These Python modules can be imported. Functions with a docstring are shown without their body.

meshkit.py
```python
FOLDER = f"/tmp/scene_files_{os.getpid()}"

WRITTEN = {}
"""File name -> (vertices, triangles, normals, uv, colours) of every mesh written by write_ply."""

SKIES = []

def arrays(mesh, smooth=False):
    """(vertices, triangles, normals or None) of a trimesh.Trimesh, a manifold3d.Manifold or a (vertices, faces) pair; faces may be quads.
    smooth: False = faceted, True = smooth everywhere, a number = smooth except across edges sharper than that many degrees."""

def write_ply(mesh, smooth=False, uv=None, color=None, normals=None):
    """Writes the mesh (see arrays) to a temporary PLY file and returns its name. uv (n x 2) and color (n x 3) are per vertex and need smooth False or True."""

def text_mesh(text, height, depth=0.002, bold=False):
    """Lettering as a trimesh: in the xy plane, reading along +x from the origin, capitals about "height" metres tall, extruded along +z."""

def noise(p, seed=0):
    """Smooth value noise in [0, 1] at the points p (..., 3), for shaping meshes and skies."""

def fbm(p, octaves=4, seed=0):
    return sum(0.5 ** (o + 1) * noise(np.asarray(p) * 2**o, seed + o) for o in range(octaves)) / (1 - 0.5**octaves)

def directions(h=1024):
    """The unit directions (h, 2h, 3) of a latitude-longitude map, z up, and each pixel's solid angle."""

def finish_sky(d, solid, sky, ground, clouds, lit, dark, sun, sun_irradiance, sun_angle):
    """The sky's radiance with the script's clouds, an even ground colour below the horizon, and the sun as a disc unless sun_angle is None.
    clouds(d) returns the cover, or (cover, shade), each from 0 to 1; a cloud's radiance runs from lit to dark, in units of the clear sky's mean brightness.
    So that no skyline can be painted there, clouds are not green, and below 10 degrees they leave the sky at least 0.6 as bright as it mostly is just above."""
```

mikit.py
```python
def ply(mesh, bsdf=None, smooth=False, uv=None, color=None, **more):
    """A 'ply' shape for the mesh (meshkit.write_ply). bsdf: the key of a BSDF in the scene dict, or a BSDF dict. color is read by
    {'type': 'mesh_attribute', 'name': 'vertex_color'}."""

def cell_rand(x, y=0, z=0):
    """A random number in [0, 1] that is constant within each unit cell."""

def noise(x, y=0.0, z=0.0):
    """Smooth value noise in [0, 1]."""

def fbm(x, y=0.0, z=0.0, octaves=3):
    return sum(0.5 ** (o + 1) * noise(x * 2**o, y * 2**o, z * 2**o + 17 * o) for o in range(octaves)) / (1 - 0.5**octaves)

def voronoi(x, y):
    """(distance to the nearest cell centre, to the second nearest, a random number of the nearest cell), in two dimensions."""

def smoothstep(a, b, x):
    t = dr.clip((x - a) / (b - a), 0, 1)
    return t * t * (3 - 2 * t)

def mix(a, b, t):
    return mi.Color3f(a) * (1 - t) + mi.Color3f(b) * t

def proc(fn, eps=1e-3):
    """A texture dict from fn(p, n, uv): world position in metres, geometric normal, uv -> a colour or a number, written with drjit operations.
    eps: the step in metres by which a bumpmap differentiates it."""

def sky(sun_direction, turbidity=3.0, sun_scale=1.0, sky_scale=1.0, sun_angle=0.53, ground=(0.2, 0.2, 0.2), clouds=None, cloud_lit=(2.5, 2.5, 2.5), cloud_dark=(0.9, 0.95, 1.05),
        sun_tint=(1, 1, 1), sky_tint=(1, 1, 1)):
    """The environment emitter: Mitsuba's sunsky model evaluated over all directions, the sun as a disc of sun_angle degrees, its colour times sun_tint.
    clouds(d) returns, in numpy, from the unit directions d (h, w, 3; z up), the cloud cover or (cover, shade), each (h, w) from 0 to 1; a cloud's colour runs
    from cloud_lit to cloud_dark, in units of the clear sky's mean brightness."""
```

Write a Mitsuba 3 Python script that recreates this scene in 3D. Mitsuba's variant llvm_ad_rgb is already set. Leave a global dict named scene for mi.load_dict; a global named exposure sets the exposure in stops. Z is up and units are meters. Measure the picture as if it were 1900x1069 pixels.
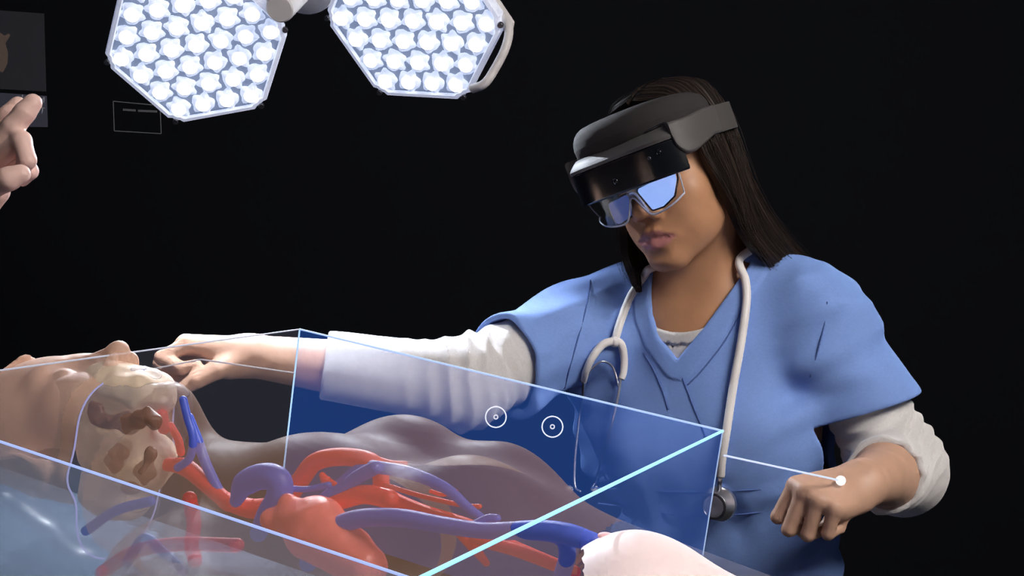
import math
import numpy as np
import trimesh
import drjit as dr
import mitsuba as mi
import mikit
import meshkit

scene, labels = {}, {}
exposure = 0.0
FINE = 1.0                     # grid factor of the sculpted surfaces

# ------------------------------------------------------------------ camera
FPX = 2371.0                   # focal length in pixels of the 1900 x 1069 frame
CAM = np.array([0.0, 0.0, 1.60])
_up = np.array([.133, -.982, -.131]); _up /= np.linalg.norm(_up)
_ey = np.array([0, 0, 1.0]) - _up * _up[2]; _ey /= np.linalg.norm(_ey)
_ex = np.cross(_ey, _up)
ROT = np.stack([_ex, _ey, _up])           # camera axes (right, down, forward) -> world


def V(*d):
    """a direction given along (right, down, forward) of the camera, in world axes"""
    return ROT @ np.asarray(d, float)


def P(px, py, Z):
    """the point that stands Z metres deep on the line of sight of a pixel"""
    return CAM + ROT @ (np.array([(px - 950) / FPX, (py - 534.5) / FPX, 1.0]) * Z)


scene['camera'] = {'type': 'perspective', 'fov': 2 * math.degrees(math.atan(950 / FPX)), 'fov_axis': 'x', 'near_clip': 0.05, 'far_clip': 60.0,
                   'to_world': mi.ScalarTransform4f().look_at(origin=CAM.tolist(), target=(CAM + V(0, 0, 1)).tolist(), up=V(0, -1, 0).tolist())}

# ------------------------------------------------------------------ light
scene['ambient'] = {'type': 'constant', 'radiance': {'type': 'rgb', 'value': [0.016, 0.018, 0.026]}}
KEY_L = 23.0                   # key light panel added out of view
LED_L = 3.2
BEAM = 4.0                    # the focused beam of a surgical lamp
T4 = mi.ScalarTransform4f


def nrm(a):
    a = np.asarray(a, float)
    return a / np.linalg.norm(a)


def rgb(*c):
    return {'type': 'rgb', 'value': [float(x) for x in c]}


def hexc(r, g, b):
    """sRGB bytes -> linear"""
    c = np.array([r, g, b]) / 255.0
    return np.where(c <= .04045, c / 12.92, ((c + .055) / 1.055) ** 2.4)


def mat(key, **k):
    scene[key] = {'type': 'twosided', 'bsdf': {'type': 'principled', **k}}
    return key


def add(key, mesh, m, smooth=30, color=None, **more):
    base, n = key, 0
    while key in scene:
        n += 1
        key = f'{base}_{n:03d}'
    scene[key] = mikit.ply(mesh, m, smooth=smooth, color=color, **more)
    return key


def tag(key, label, category=None, group=None, kind=None):
    labels[key] = {'label': label}
    if category: labels[key]['category'] = category
    if group: labels[key]['group'] = group
    if kind: labels[key]['kind'] = kind


def cat(*ms):
    return trimesh.util.concatenate([m for m in ms])


# ------------------------------------------------------------------ mesh helpers
def frames(p):
    p = np.asarray(p, float)
    t = np.gradient(p, axis=0); t /= np.linalg.norm(t, axis=1, keepdims=True) + 1e-12
    n = np.zeros_like(p)
    a = np.array([0, 0, 1.0]) if abs(t[0, 2]) < .9 else np.array([1.0, 0, 0])
    n[0] = nrm(a - t[0] * (a @ t[0]))
    for i in range(1, len(p)):
        v = n[i - 1] - t[i] * (n[i - 1] @ t[i])
        n[i] = v / (np.linalg.norm(v) + 1e-12)
    return t, n, np.cross(t, n)


def tube(p, r, sides=14, cap=True):
    p = np.asarray(p, float)
    t, n, b = frames(p)
    r = np.broadcast_to(r, (len(p),)).astype(float)
    ang = np.arange(sides) * 2 * np.pi / sides
    v = p[:, None] + r[:, None, None] * (np.cos(ang)[None, :, None] * n[:, None] + np.sin(ang)[None, :, None] * b[:, None])
    v = v.reshape(-1, 3)
    i, j = np.meshgrid(np.arange(len(p) - 1), np.arange(sides), indexing='ij')
    i, j = i.ravel(), j.ravel(); k = (j + 1) % sides
    f = np.vstack([np.stack([i * sides + j, i * sides + k, (i + 1) * sides + k], 1), np.stack([i * sides + j, (i + 1) * sides + k, (i + 1) * sides + j], 1)])
    if cap:
        m = len(v); v = np.vstack([v, p[0], p[-1]]); q = (len(p) - 1) * sides
        jj = np.arange(sides); kk = (jj + 1) % sides
        f = np.vstack([f, np.stack([np.full(sides, m), kk, jj], 1), np.stack([np.full(sides, m + 1), q + jj, q + kk], 1)])
    return trimesh.Trimesh(v, f, process=False)


def curve(pts, n=40):
    """a smooth curve through the points (Catmull-Rom), last axis free"""
    p = np.asarray(pts, float)
    p = np.vstack([2 * p[0] - p[1], p, 2 * p[-1] - p[-2]])
    u = np.linspace(0, len(p) - 3 - 1e-6, n)
    i = u.astype(int); t = (u - i)[:, None]
    a, b, c, d = p[i], p[i + 1], p[i + 2], p[i + 3]
    return .5 * (2 * b + (c - a) * t + (2 * a - 5 * b + 4 * c - d) * t ** 2 + (3 * b - a - 3 * c + d) * t ** 3)


def sphere(c, r, sub=3, sc=(1, 1, 1)):
    m = trimesh.creation.icosphere(sub, 1.0); m.vertices = m.vertices * r * np.asarray(sc) + np.asarray(c)
    return m


def lathe(profile, origin, axis, seg=40):
    """profile: (radius, height) pairs turned about the axis"""
    z = nrm(axis); x = nrm(np.cross(z, [0.3, 0.9, 0.1])); y = np.cross(z, x)
    pr = np.asarray(profile, float); a = np.arange(seg) * 2 * np.pi / seg
    v = np.asarray(origin) + pr[:, None, :1] * (np.cos(a)[None, :, None] * x + np.sin(a)[None, :, None] * y) + pr[:, None, 1:] * z
    v = v.reshape(-1, 3)
    i, j = np.meshgrid(np.arange(len(pr) - 1), np.arange(seg), indexing='ij'); i, j = i.ravel(), j.ravel(); k = (j + 1) % seg
    f = np.vstack([np.stack([i * seg + j, i * seg + k, (i + 1) * seg + k], 1), np.stack([i * seg + j, (i + 1) * seg + k, (i + 1) * seg + j], 1)])
    return trimesh.Trimesh(v, f, process=False)


def boxm(c, ax, half, bev=0.0):
    """box with axes ax (rows), half sizes, chamfered"""
    import manifold3d as m3
    h = np.asarray(half, float)
    if bev:
        pts = []
        for s in np.ndindex(2, 2, 2):
            sg = np.array(s) * 2 - 1
            for k in range(3):
                q = sg * (h - bev); q[k] = sg[k] * h[k]; pts.append(q)
        pts = np.array(pts)
    else:
        pts = np.array([np.array(s) * 2 - 1 for s in np.ndindex(2, 2, 2)]) * h
    m = m3.Manifold.hull_points(pts).to_mesh()
    return trimesh.Trimesh(np.asarray(c) + m.vert_properties[:, :3] @ np.asarray(ax), m.tri_verts, process=False)


def grid_mesh(v):
    """(n, m, 3) points -> sheet"""
    n, m = v.shape[:2]
    i, j = np.meshgrid(np.arange(n - 1), np.arange(m - 1), indexing='ij'); i, j = i.ravel(), j.ravel()
    a = i * m + j
    f = np.vstack([np.stack([a, a + m, a + m + 1], 1), np.stack([a, a + m + 1, a + 1], 1)])
    return trimesh.Trimesh(v.reshape(-1, 3), f, process=False)


def slab(front, back):
    """closed solid between two equal (n, m, 3) sheets"""
    n, m = front.shape[:2]
    a, b = grid_mesh(front), grid_mesh(back)
    ring = np.concatenate([np.arange(m), np.arange(1, n) * m + m - 1, (n - 1) * m + np.arange(m - 2, -1, -1), np.arange(n - 2, 0, -1) * m])
    k, N = len(ring), n * m
    nx = np.roll(ring, -1)
    side = np.vstack([np.stack([ring, nx, nx + N], 1), np.stack([ring, nx + N, ring + N], 1)])
    return trimesh.Trimesh(np.vstack([a.vertices, b.vertices]), np.vstack([a.faces, b.faces[:, ::-1] + N, side]), process=False)


# ------------------------------------------------------------------ sculpting with distance fields
def cone(p, a, b, ra, rb):
    a, b = np.asarray(a, np.float32), np.asarray(b, np.float32)
    ab = b - a
    t = np.clip((p - a) @ ab / (ab @ ab), 0, 1)
    q = p - a - t[:, None] * ab
    return np.sqrt(np.einsum('ij,ij->i', q, q)) - (ra + (rb - ra) * t)


def ell(p, c, r, R=None):
    q = p - np.asarray(c, np.float32)
    if R is not None: q = q @ np.asarray(R, np.float32).T
    r = np.asarray(r, np.float32)
    q1 = q / r
    k0 = np.sqrt(np.einsum('ij,ij->i', q1, q1)); q2 = q1 / r
    k1 = np.sqrt(np.einsum('ij,ij->i', q2, q2)) + 1e-9
    return np.where(k0 < .02, -r.min(), k0 * (k0 - 1) / k1)


def smin(a, b, k):
    h = np.clip(.5 + .5 * (b - a) / k, 0, 1)
    return b * (1 - h) + a * h - k * h * (1 - h)


def smax(a, b, k):
    return -smin(-a, -b, k)


def sculpt(f, lo, hi, h, project=2, reach=1.25):
    """the surface f = 0 as a trimesh (surface nets on the blocks that it crosses); f takes (n, 3) points"""
    lo, hi = np.asarray(lo, float), np.asarray(hi, float)
    h = h * FINE
    B = 8
    nb = np.ceil((hi - lo) / (h * B)).astype(int)
    n = nb * B + 1
    bc = np.stack(np.meshgrid(*[np.arange(k) for k in nb], indexing='ij'), -1).reshape(-1, 3)
    cd = f((lo + (bc + .5) * B * h).astype(np.float32))
    keep = np.abs(cd) < B * h * reach
    D = np.empty(n, np.float32)
    D[:] = 1.0
    big = np.repeat(np.repeat(np.repeat(np.where(cd < 0, -1.0, 1.0).reshape(nb).astype(np.float32), B, 0), B, 1), B, 2)
    D[:-1, :-1, :-1] = big
    kb = bc[keep]
    loc = np.stack(np.meshgrid(*[np.arange(B)] * 3, indexing='ij'), -1).reshape(-1, 3)
    idx = (kb[:, None] * B + loc[None]).reshape(-1, 3)
    vals = np.empty(len(idx), np.float32)
    for s in range(0, len(idx), 400000):
        vals[s:s + 400000] = f((lo + idx[s:s + 400000] * h).astype(np.float32))
    D[idx[:, 0], idx[:, 1], idx[:, 2]] = vals
    S = np.array([n[1] * n[2], n[2], 1])
    flat = D.ravel()
    ci = idx @ S
    off = np.array([[a, b, c] for a in (0, 1) for b in (0, 1) for c in (0, 1)])
    cv = np.stack([flat[ci + o @ S] for o in off], 1)
    neg = (cv < 0).sum(1)
    act = (neg > 0) & (neg < 8)
    idx, ci, cv = idx[act], ci[act], cv[act]
    tot, cnt = np.zeros((len(idx), 3)), np.zeros(len(idx))
    for a in range(8):
        for b in range(a + 1, 8):
            if np.abs(off[a] - off[b]).sum() == 1:
                c = (cv[:, a] < 0) != (cv[:, b] < 0)
                t = cv[:, a] / (cv[:, a] - cv[:, b] + 1e-20)
                tot += np.where(c[:, None], off[a] + (off[b] - off[a]) * np.clip(t, 0, 1)[:, None], 0); cnt += c
    v = lo + (idx + tot / cnt[:, None]) * h
    num = np.full(flat.size, -1, np.int32); num[ci] = np.arange(len(ci))
    fs = []
    for ax in range(3):
        e = np.zeros(3, int); e[ax] = 1
        u, w = np.zeros(3, int), np.zeros(3, int); u[(ax + 1) % 3] = 1; w[(ax + 2) % 3] = 1
        d0, d1 = cv[:, 0], flat[ci + e @ S]
        ch = ((d0 < 0) != (d1 < 0)) & (idx[:, (ax + 1) % 3] > 0) & (idx[:, (ax + 2) % 3] > 0)
        c = ci[ch]
        q = np.stack([num[c], num[c - u @ S], num[c - u @ S - w @ S], num[c - w @ S]], 1)
        q = np.where((d0[ch] < 0)[:, None], q, q[:, ::-1])
        q = q[(q >= 0).all(1)]
        fs.append(q)
    q = np.vstack(fs)
    for _ in range(project):
        g, d = gradient(f, v, h * .5)
        v = v - np.clip(d, -h, h)[:, None] * g
    F = np.vstack([q[:, [0, 1, 2]], q[:, [0, 2, 3]]])
    return trimesh.Trimesh(v, F, process=False)


def gradient(f, v, e):
    v = v.astype(np.float32)
    d = f(v)
    g = np.stack([f(v + np.float32(e) * np.eye(3, dtype=np.float32)[k]) - d for k in range(3)], 1)
    g /= np.linalg.norm(g, axis=1, keepdims=True) + 1e-9
    return g, d


def march(f, px, py, z0=1.2, z1=2.4):
    """the first point of f = 0 on the line of sight of a pixel"""
    o = CAM; d = P(px, py, 1.0) - CAM
    z = z0
    L = np.linalg.norm(d)
    for _ in range(200):
        s = float(f((o + d * z)[None].astype(np.float32))[0])
        z += max(s, -.002) * .7 / L
        if abs(s) < 2e-4 or z > z1: break
    return o + d * min(z, z1)


def island(m, keep_largest=True):
    parts = m.split(only_watertight=False)
    return max(parts, key=lambda q: len(q.faces)) if len(parts) > 1 else m


# ------------------------------------------------------------------ materials
mat('dark_wall_paint', base_color=rgb(.006, .008, .014), roughness=.95)
mat('dark_floor_vinyl', base_color=rgb(.008, .008, .012), roughness=.8)
mat('white_plastic', base_color=rgb(.62, .64, .68), roughness=.4)
mat('lamp_white', base_color=rgb(.60, .58, .58), roughness=.45)
mat('lamp_grey', base_color=rgb(.30, .31, .36), roughness=.5)
mat('rubber_white', base_color=rgb(.72, .70, .69), roughness=.42)
mat('chrome', base_color=rgb(.86, .86, .88), roughness=.30, metallic=1.0)
mat('satin_steel', base_color=rgb(.85, .85, .87), roughness=.34, metallic=1.0)
mat('dark_steel', base_color=rgb(.05, .05, .06), roughness=.3, metallic=.6)
mat('table_sheet', base_color=rgb(.024, .040, .066), roughness=.9)


def weave(p, n, uv):
    return .5 + .5 * dr.sin(p.x * 2600) * dr.sin(p.z * 2600) * .5 + mikit.fbm(p.x * 60, p.y * 60, p.z * 60, 3) * .6


def scrub_color(p, n, uv):
    g = mikit.fbm(p.x * 420, p.y * 420, p.z * 420, 2)
    return mikit.mix((.155, .265, .60), (.18, .30, .655), g)


def shirt_color(p, n, uv):
    g = mikit.fbm(p.x * 900, p.y * 900, p.z * 260, 2)
    return mikit.mix((.50, .487, .485), (.58, .567, .565), g)


scene['scrub_cloth'] = {'type': 'twosided', 'bsdf': {'type': 'bumpmap', 'arbitrary': mikit.proc(weave), 'scale': .0004,
                        'bsdf': {'type': 'principled', 'base_color': mikit.proc(scrub_color), 'roughness': .85, 'sheen': .35}}}
scene['shirt_cloth'] = {'type': 'twosided', 'bsdf': {'type': 'bumpmap', 'arbitrary': mikit.proc(weave), 'scale': .0001,
                        'bsdf': {'type': 'principled', 'base_color': mikit.proc(shirt_color), 'roughness': .9, 'sheen': .4}}}
scene['skin'] = {'type': 'twosided', 'bsdf': {'type': 'principled', 'base_color': {'type': 'mesh_attribute', 'name': 'vertex_color'}, 'roughness': .48, 'specular': .42}}
mat('seam_thread', base_color=rgb(.07, .13, .36), roughness=.9)

# ------------------------------------------------------------------ setting
def wallbox(c, half, m, key):
    add(key, boxm(c, np.eye(3), half), m, smooth=False); labels[key] = {'kind': 'structure', 'label': {'floor': 'dark floor of the unlit room', 'wall_back': 'black back wall of the unlit room'}.get(key, 'dark wall')}


wallbox([0, 4.6, 1.6], [5, .05, 1.7], 'dark_wall_paint', 'wall_back')
wallbox([0, 2.0, -.05], [5, 4.6, .05], 'dark_floor_vinyl', 'floor')

# ------------------------------------------------------------------ woman: skeleton
HF, HS, HU = V(-.661, .183, -.728), V(.715, -.143, -.685), V(-.229, -.973, -.037)   # head: forward, her left, up
HO = CAM + V(.228, -.152, 1.718)
HR = np.stack([HF, HS, HU])


def H(a, b, c):
    return HO + a * HF + b * HS + c * HU


SHR, SHL = P(1128, 592, 1.84), P(1512, 590, 1.71)        # shoulder joints, her right / left
ELR, WRR = P(858, 712, 1.665), P(462, 660, 1.625)
ELL, WRL = P(1672, 872, 1.69), P(1602, 896, 1.46)
T0 = (SHR + SHL) / 2
TS = nrm(SHL - SHR)
TU = V(.03, -.975, -.22); TU = nrm(TU - TS * (TU @ TS))
TF = np.cross(TS, TU)
TR = np.stack([TF, TS, TU])


def B(a, b, c):
    """torso: forward, her left, up from the middle of the shoulders"""
    return T0 + a * TF + b * TS + c * TU


NECK0, NECK1 = B(-.01, 0, .035), H(-.012, 0, -.05)


LIP = [((.0925, .007, -.0648), (.0810, .0310, -.0738), .0064, .0034), ((.0930, 0, -.0665), (.0925, .007, -.0648), .0060, .0066), ((.0915, 0, -.0810), (.0810, .0275, -.0758), .0078, .0042)]


def f_head(p):
    q = (p - HO.astype(np.float32)) @ HR.T.astype(np.float32)
    s = q.copy(); s[:, 1] = np.abs(s[:, 1])
    d = ell(q, (.001, 0, .042), (.083, .074, .083))
    d = smin(d, ell(q, (.033, 0, -.018), (.055, .058, .082)), .03)
    d = smin(d, cone(s, (.0, .054, -.048), (.066, .014, -.101), .018, .015), .03)          # jaw
    d = smin(d, ell(q, (.074, 0, -.101), (.017, .019, .015)), .022)                        # chin
    d = smin(d, ell(s, (.054, .040, -.020), (.026, .024, .022)), .025)                     # cheekbone
    d = smin(d, ell(s, (.052, .030, -.055), (.028, .026, .030)), .03)                      # cheek
    d = smin(d, ell(s, (.072, .024, .022), (.016, .026, .010)), .02)                       # brow
    d = smin(d, ell(q, (.071, 0, -.070), (.024, .030, .026)), .018)                        # muzzle
    d = smax(d, -ell(s, (.101, .031, .000), (.018, .018, .014)), .012)                     # eye socket
    d = smin(d, ell(s, (.074, .031, -.001), (.013, .014, .0125)), .004)                    # lidded eye
    d = smin(d, cone(q, (.084, 0, .010), (.103, 0, -.030), .0075, .0095), .012)            # nose bridge
    d = smin(d, ell(q, (.108, 0, -.037), (.011, .0105, .0095)), .009)                      # tip
    d = smin(d, ell(s, (.096, .0135, -.041), (.011, .0068, .0082)), .006)                  # wing
    d = smax(d, -ell(s, (.102, .0072, -.0485), (.0065, .0036, .004)), .003)                # nostril
    d = smax(d, -cone(q, (.104, 0, -.050), (.101, 0, -.062), .0035, .0035), .006)          # philtrum
    d = smin(d, np.minimum(cone(s, *LIP[0]), cone(s, *LIP[1])), .004)
    d = smin(d, cone(s, *LIP[2]), .004)
    d = smax(d, -cone(s, (.1015, 0, -.0730), (.0860, .0300, -.0742), .0016, .0010), .002)
    d = smax(d, -ell(q, (.101, 0, -.0960), (.010, .020, .0045)), .009)                     # under the lower lip
    # ear
    e = ell(s, (-.008, .073, -.002), (.019, .0065, .031), R=[[.94, .30, .15], [-.30, .95, 0], [-.14, -.04, .99]])
    e = smax(e, -ell(s, (-.004, .081, .002), (.010, .006, .019)), .004)
    e = smin(e, ell(s, (.002, .0735, -.026), (.008, .005, .010)), .006)
    d = smin(d, e, .006)
    return d


def hand_parts(w, d, dorsal, left, curls, thumb, s=.93, splay=(5, 1, -3, -8)):
    """cones of one hand: wrist, direction of the metacarpals, back of the hand; thumb = 3 points in (along, towards thumb, towards palm)"""
    d = nrm(d); dorsal = nrm(dorsal - d * (dorsal @ d))
    l = np.cross(d, dorsal) if left else np.cross(dorsal, d)

    def L(a, b, c): return w + s * (a * d + b * l - c * dorsal)
    palm = [(L(0, .012, 0), L(.084, .026, .000), .0175, .0120), (L(0, .004, 0), L(.088, .008, -.002), .0175, .0122), (L(0, -.006, 0), L(.083, -.011, .000), .0170, .0115), (L(0, -.012, .002), L(.074, -.029, .004), .016, .0105),
            (L(.02, -.02, .012), L(.062, -.026, .014), .012, .010), (L(.018, .018, .012), L(.055, .018, .014), .013, .010)]
    fingers, nails = [], []
    base = [(.086, .027), (.090, .008), (.085, -.012), (.076, -.030)]
    ln = [(.042, .026, .020), (.046, .029, .021), (.043, .027, .021), (.034, .021, .019)]
    rr = [(.0098, .0086, .0078, .0066), (.0100, .0088, .0080, .0068), (.0096, .0084, .0077, .0065), (.0086, .0076, .0068, .0058)]
    for i in range(4):
        a = math.radians(splay[i]); dd = math.cos(a) * d + math.sin(a) * l
        p = L(base[i][0], base[i][1], .001); th = 0
        ch = []
        for k in range(3):
            th += math.radians(curls[i][k])
            dirn = math.cos(th) * dd - math.sin(th) * dorsal
            q = p + dirn * ln[i][k] * s
            ch.append((p, q, rr[i][k] * s, rr[i][k + 1] * s)); p = q
        fingers.append(ch)
        nd = math.cos(th) * dorsal + math.sin(th) * dd
        nails.append((p - dirn * .004 * s + nd * rr[i][3] * s * .55, dirn, nd, .0062 * s))
    tp = [L(*t) for t in thumb]
    fingers.append([(tp[0], tp[1], .0135 * s, .0110 * s), (tp[1], tp[2], .0110 * s, .0098 * s), (tp[2], tp[3], .0098 * s, .0072 * s)])
    td = nrm(tp[3] - tp[2])
    return dict(palm=[(a, b, r1 * s, r2 * s) for a, b, r1, r2 in palm], fingers=fingers, nails=nails, thumb=(tp[3], td), wrist=w, d=d)


def f_hand(p, hd):
    c = hd['wrist'] + hd['d'] * .07
    out = np.linalg.norm(p - c.astype(np.float32), axis=1) - .15
    m = out < .05
    if not m.any(): return out + .02
    q = p[m]
    d = None
    for x in hd['palm']:
        e = cone(q, *x); d = e if d is None else smin(d, e, .012)
    for i, ch in enumerate(hd['fingers']):
        e = None
        for x in ch:
            c1 = cone(q, *x); e = c1 if e is None else smin(e, c1, .0025)
        d = smin(d, e, .0035 if i < 4 else .005)
    res = out + .02
    res[m] = d
    return res


def pinch():
    """the reaching hand, palm down: the index finger hooks back to the thumb"""
    J = [[(350, 639, 1.606), (300, 664, 1.600), (338, 684, 1.590), (364, 677, 1.588)],
         [(344, 637, 1.626), (297, 676, 1.624), (326, 706, 1.615), (352, 708, 1.606)],
         [(350, 642, 1.646), (305, 686, 1.644), (335, 714, 1.634), (360, 712, 1.630)],
         [(362, 650, 1.662), (325, 694, 1.660), (350, 716, 1.654), (370, 712, 1.650)]]
    rr = [(.0105, .0093, .0086, .0072), (.0106, .0094, .0086, .0073), (.0102, .0090, .0083, .0070), (.0092, .0082, .0075, .0064)]
    fingers = [[(P(*c[k]), P(*c[k + 1]), rr[i][k], rr[i][k + 1]) for k in range(3)] for i, c in enumerate(J)]
    t = [P(438, 668, 1.606), P(402, 686, 1.588), (P(364, 705, 1.580)), P(338, 723, 1.580)]
    fingers.append([(t[0], t[1], .0165, .0125), (t[1], t[2], .0125, .0112), (t[2], t[3], .0112, .0085)])
    w = P(470, 658, 1.626)
    palm = [(P(466, 654, 1.612), P(350, 640, 1.608), .019, .0125), (P(466, 654, 1.626), P(345, 638, 1.627), .019, .0128), (P(466, 656, 1.64), P(351, 643, 1.646), .0185, .012),
            (P(466, 660, 1.65), P(364, 651, 1.662), .017, .011), (P(450, 672, 1.612), P(400, 668, 1.612), .016, .012), (P(450, 672, 1.64), P(385, 668, 1.648), .015, .012), (P(462, 666, 1.620), P(425, 684, 1.604), .016, .014)]
    return dict(palm=palm, fingers=fingers, nails=[], thumb=(t[3], nrm(t[3] - t[2])), wrist=w, d=nrm(P(350, 650, 1.63) - w))


RH = pinch()
LH = hand_parts(WRL, V(-.84, .10, -.50), V(-.22, -.84, -.50), True,
                [(66, 104, 58), (74, 104, 60), (80, 102, 60), (84, 100, 60)],
                [(.022, .024, .014), (.044, .040, .030), (.072, .034, .046), (.080, .006, .054)], s=.95)


def f_arm(p, sh, el, wr, bulge):
    d = cone(p, sh, el, .050, .040)
    d = smin(d, cone(p, el, el * .62 + wr * .38, .041, .040), .02)
    return smin(d, cone(p, el * .62 + wr * .38, wr, .040, .0265), .02)


def f_torso(p):
    d = ell(p, B(0, 0, -.13), (.108, .150, .20), TR)
    d = smin(d, ell(p, B(-.005, 0, -.33), (.092, .130, .17), TR), .05)
    d = smin(d, ell(p, B(-.01, 0, -.52), (.115, .165, .16), TR), .06)
    d = smin(d, cone(p, B(-.02, -.10, -.005), B(-.02, .10, -.005), .052, .052), .05)
    for s in (-1, 1):
        d = smin(d, ell(p, B(.062, s * .072, -.155), (.062, .066, .062), TR), .04)
        d = smin(d, cone(p, B(-.02, s * .03, .05), SHL if s > 0 else SHR, .035, .046), .05)
    return d


def f_neck(p):
    d = cone(p, NECK0, NECK1, .056, .050)
    q = H(0, 0, 0)
    for s in (-1, 1):
        d = smin(d, cone(p, B(.045, s * .014, .005), H(-.015, s * .055, -.045), .009, .012), .02)   # neck muscles
        d = smin(d, cone(p, B(.055, s * .02, -.004), B(.01, s * .14, .012), .008, .008), .03)       # collar bones
    return d


def f_body(p):
    d = smin(f_torso(p), f_neck(p), .04)
    d = smin(d, f_head(p), .018)
    d = smin(d, smin(f_arm(p, SHR, ELR, WRR, 0), f_hand(p, RH), .012), .03)
    return smin(d, smin(f_arm(p, SHL, ELL, WRL, 0), f_hand(p, LH), .012), .03)


def bounds(pts, pad):
    pts = np.array(pts)
    return pts.min(0) - pad, pts.max(0) + pad


key_pts = [WRR + V(-.19, 0, 0), WRR, ELR, ELL, WRL + V(-.12, .05, -.12), SHR, SHL, H(0, 0, .16), H(-.12, 0, 0), B(0, -.17, -.6), B(0, .17, -.6)]
lo, hi = bounds(key_pts, .09)
body = sculpt(f_body, lo, hi, .0034)
bv = np.asarray(body.vertices, np.float32)
q = (bv - HO.astype(np.float32)) @ HR.T.astype(np.float32); qs = q.copy(); qs[:, 1] = np.abs(qs[:, 1])
SK = np.array([.42, .215, .118])
col = np.tile(SK, (len(bv), 1))
nz = meshkit.fbm(bv * 55, 3, seed=3)[:, None]
col *= .90 + .20 * nz
sx = np.clip(qs[:, 1] / .0315, 0, 1)
mouth = -.0736 - .0010 * sx ** 2
top = mouth + .0128 * np.clip(1 - sx ** 1.7, 0, 1) ** .9 - .0022 * np.exp(-(qs[:, 1] / .004) ** 2)
bot = mouth - .0142 * np.clip(1 - sx ** 2.2, 0, 1)
edge = np.minimum(top - qs[:, 2], qs[:, 2] - bot)
w = (np.clip(edge / .0012 + .3, 0, 1) * (qs[:, 0] > .062) * (sx < 1))[:, None]
upper = (qs[:, 2] > -.0733)[:, None]
col = col * (1 - w) + np.where(upper, [.27, .105, .10], [.44, .18, .175]) * w
hw = np.clip((np.linalg.norm(bv - H(0, 0, -.05), axis=1) - .20) / .14, 0, 1)[:, None]         # arms and hands are paler than the face
col = col * (1 - hw) + (np.array([.47, .285, .20]) * (.90 + .20 * nz)) * hw
body_key = 'person__body'
scene[body_key] = mikit.ply(body, 'skin', smooth=True, color=col)
tag('person', 'woman in blue scrubs and a headset leaning over the glowing patient', 'person')

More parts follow.
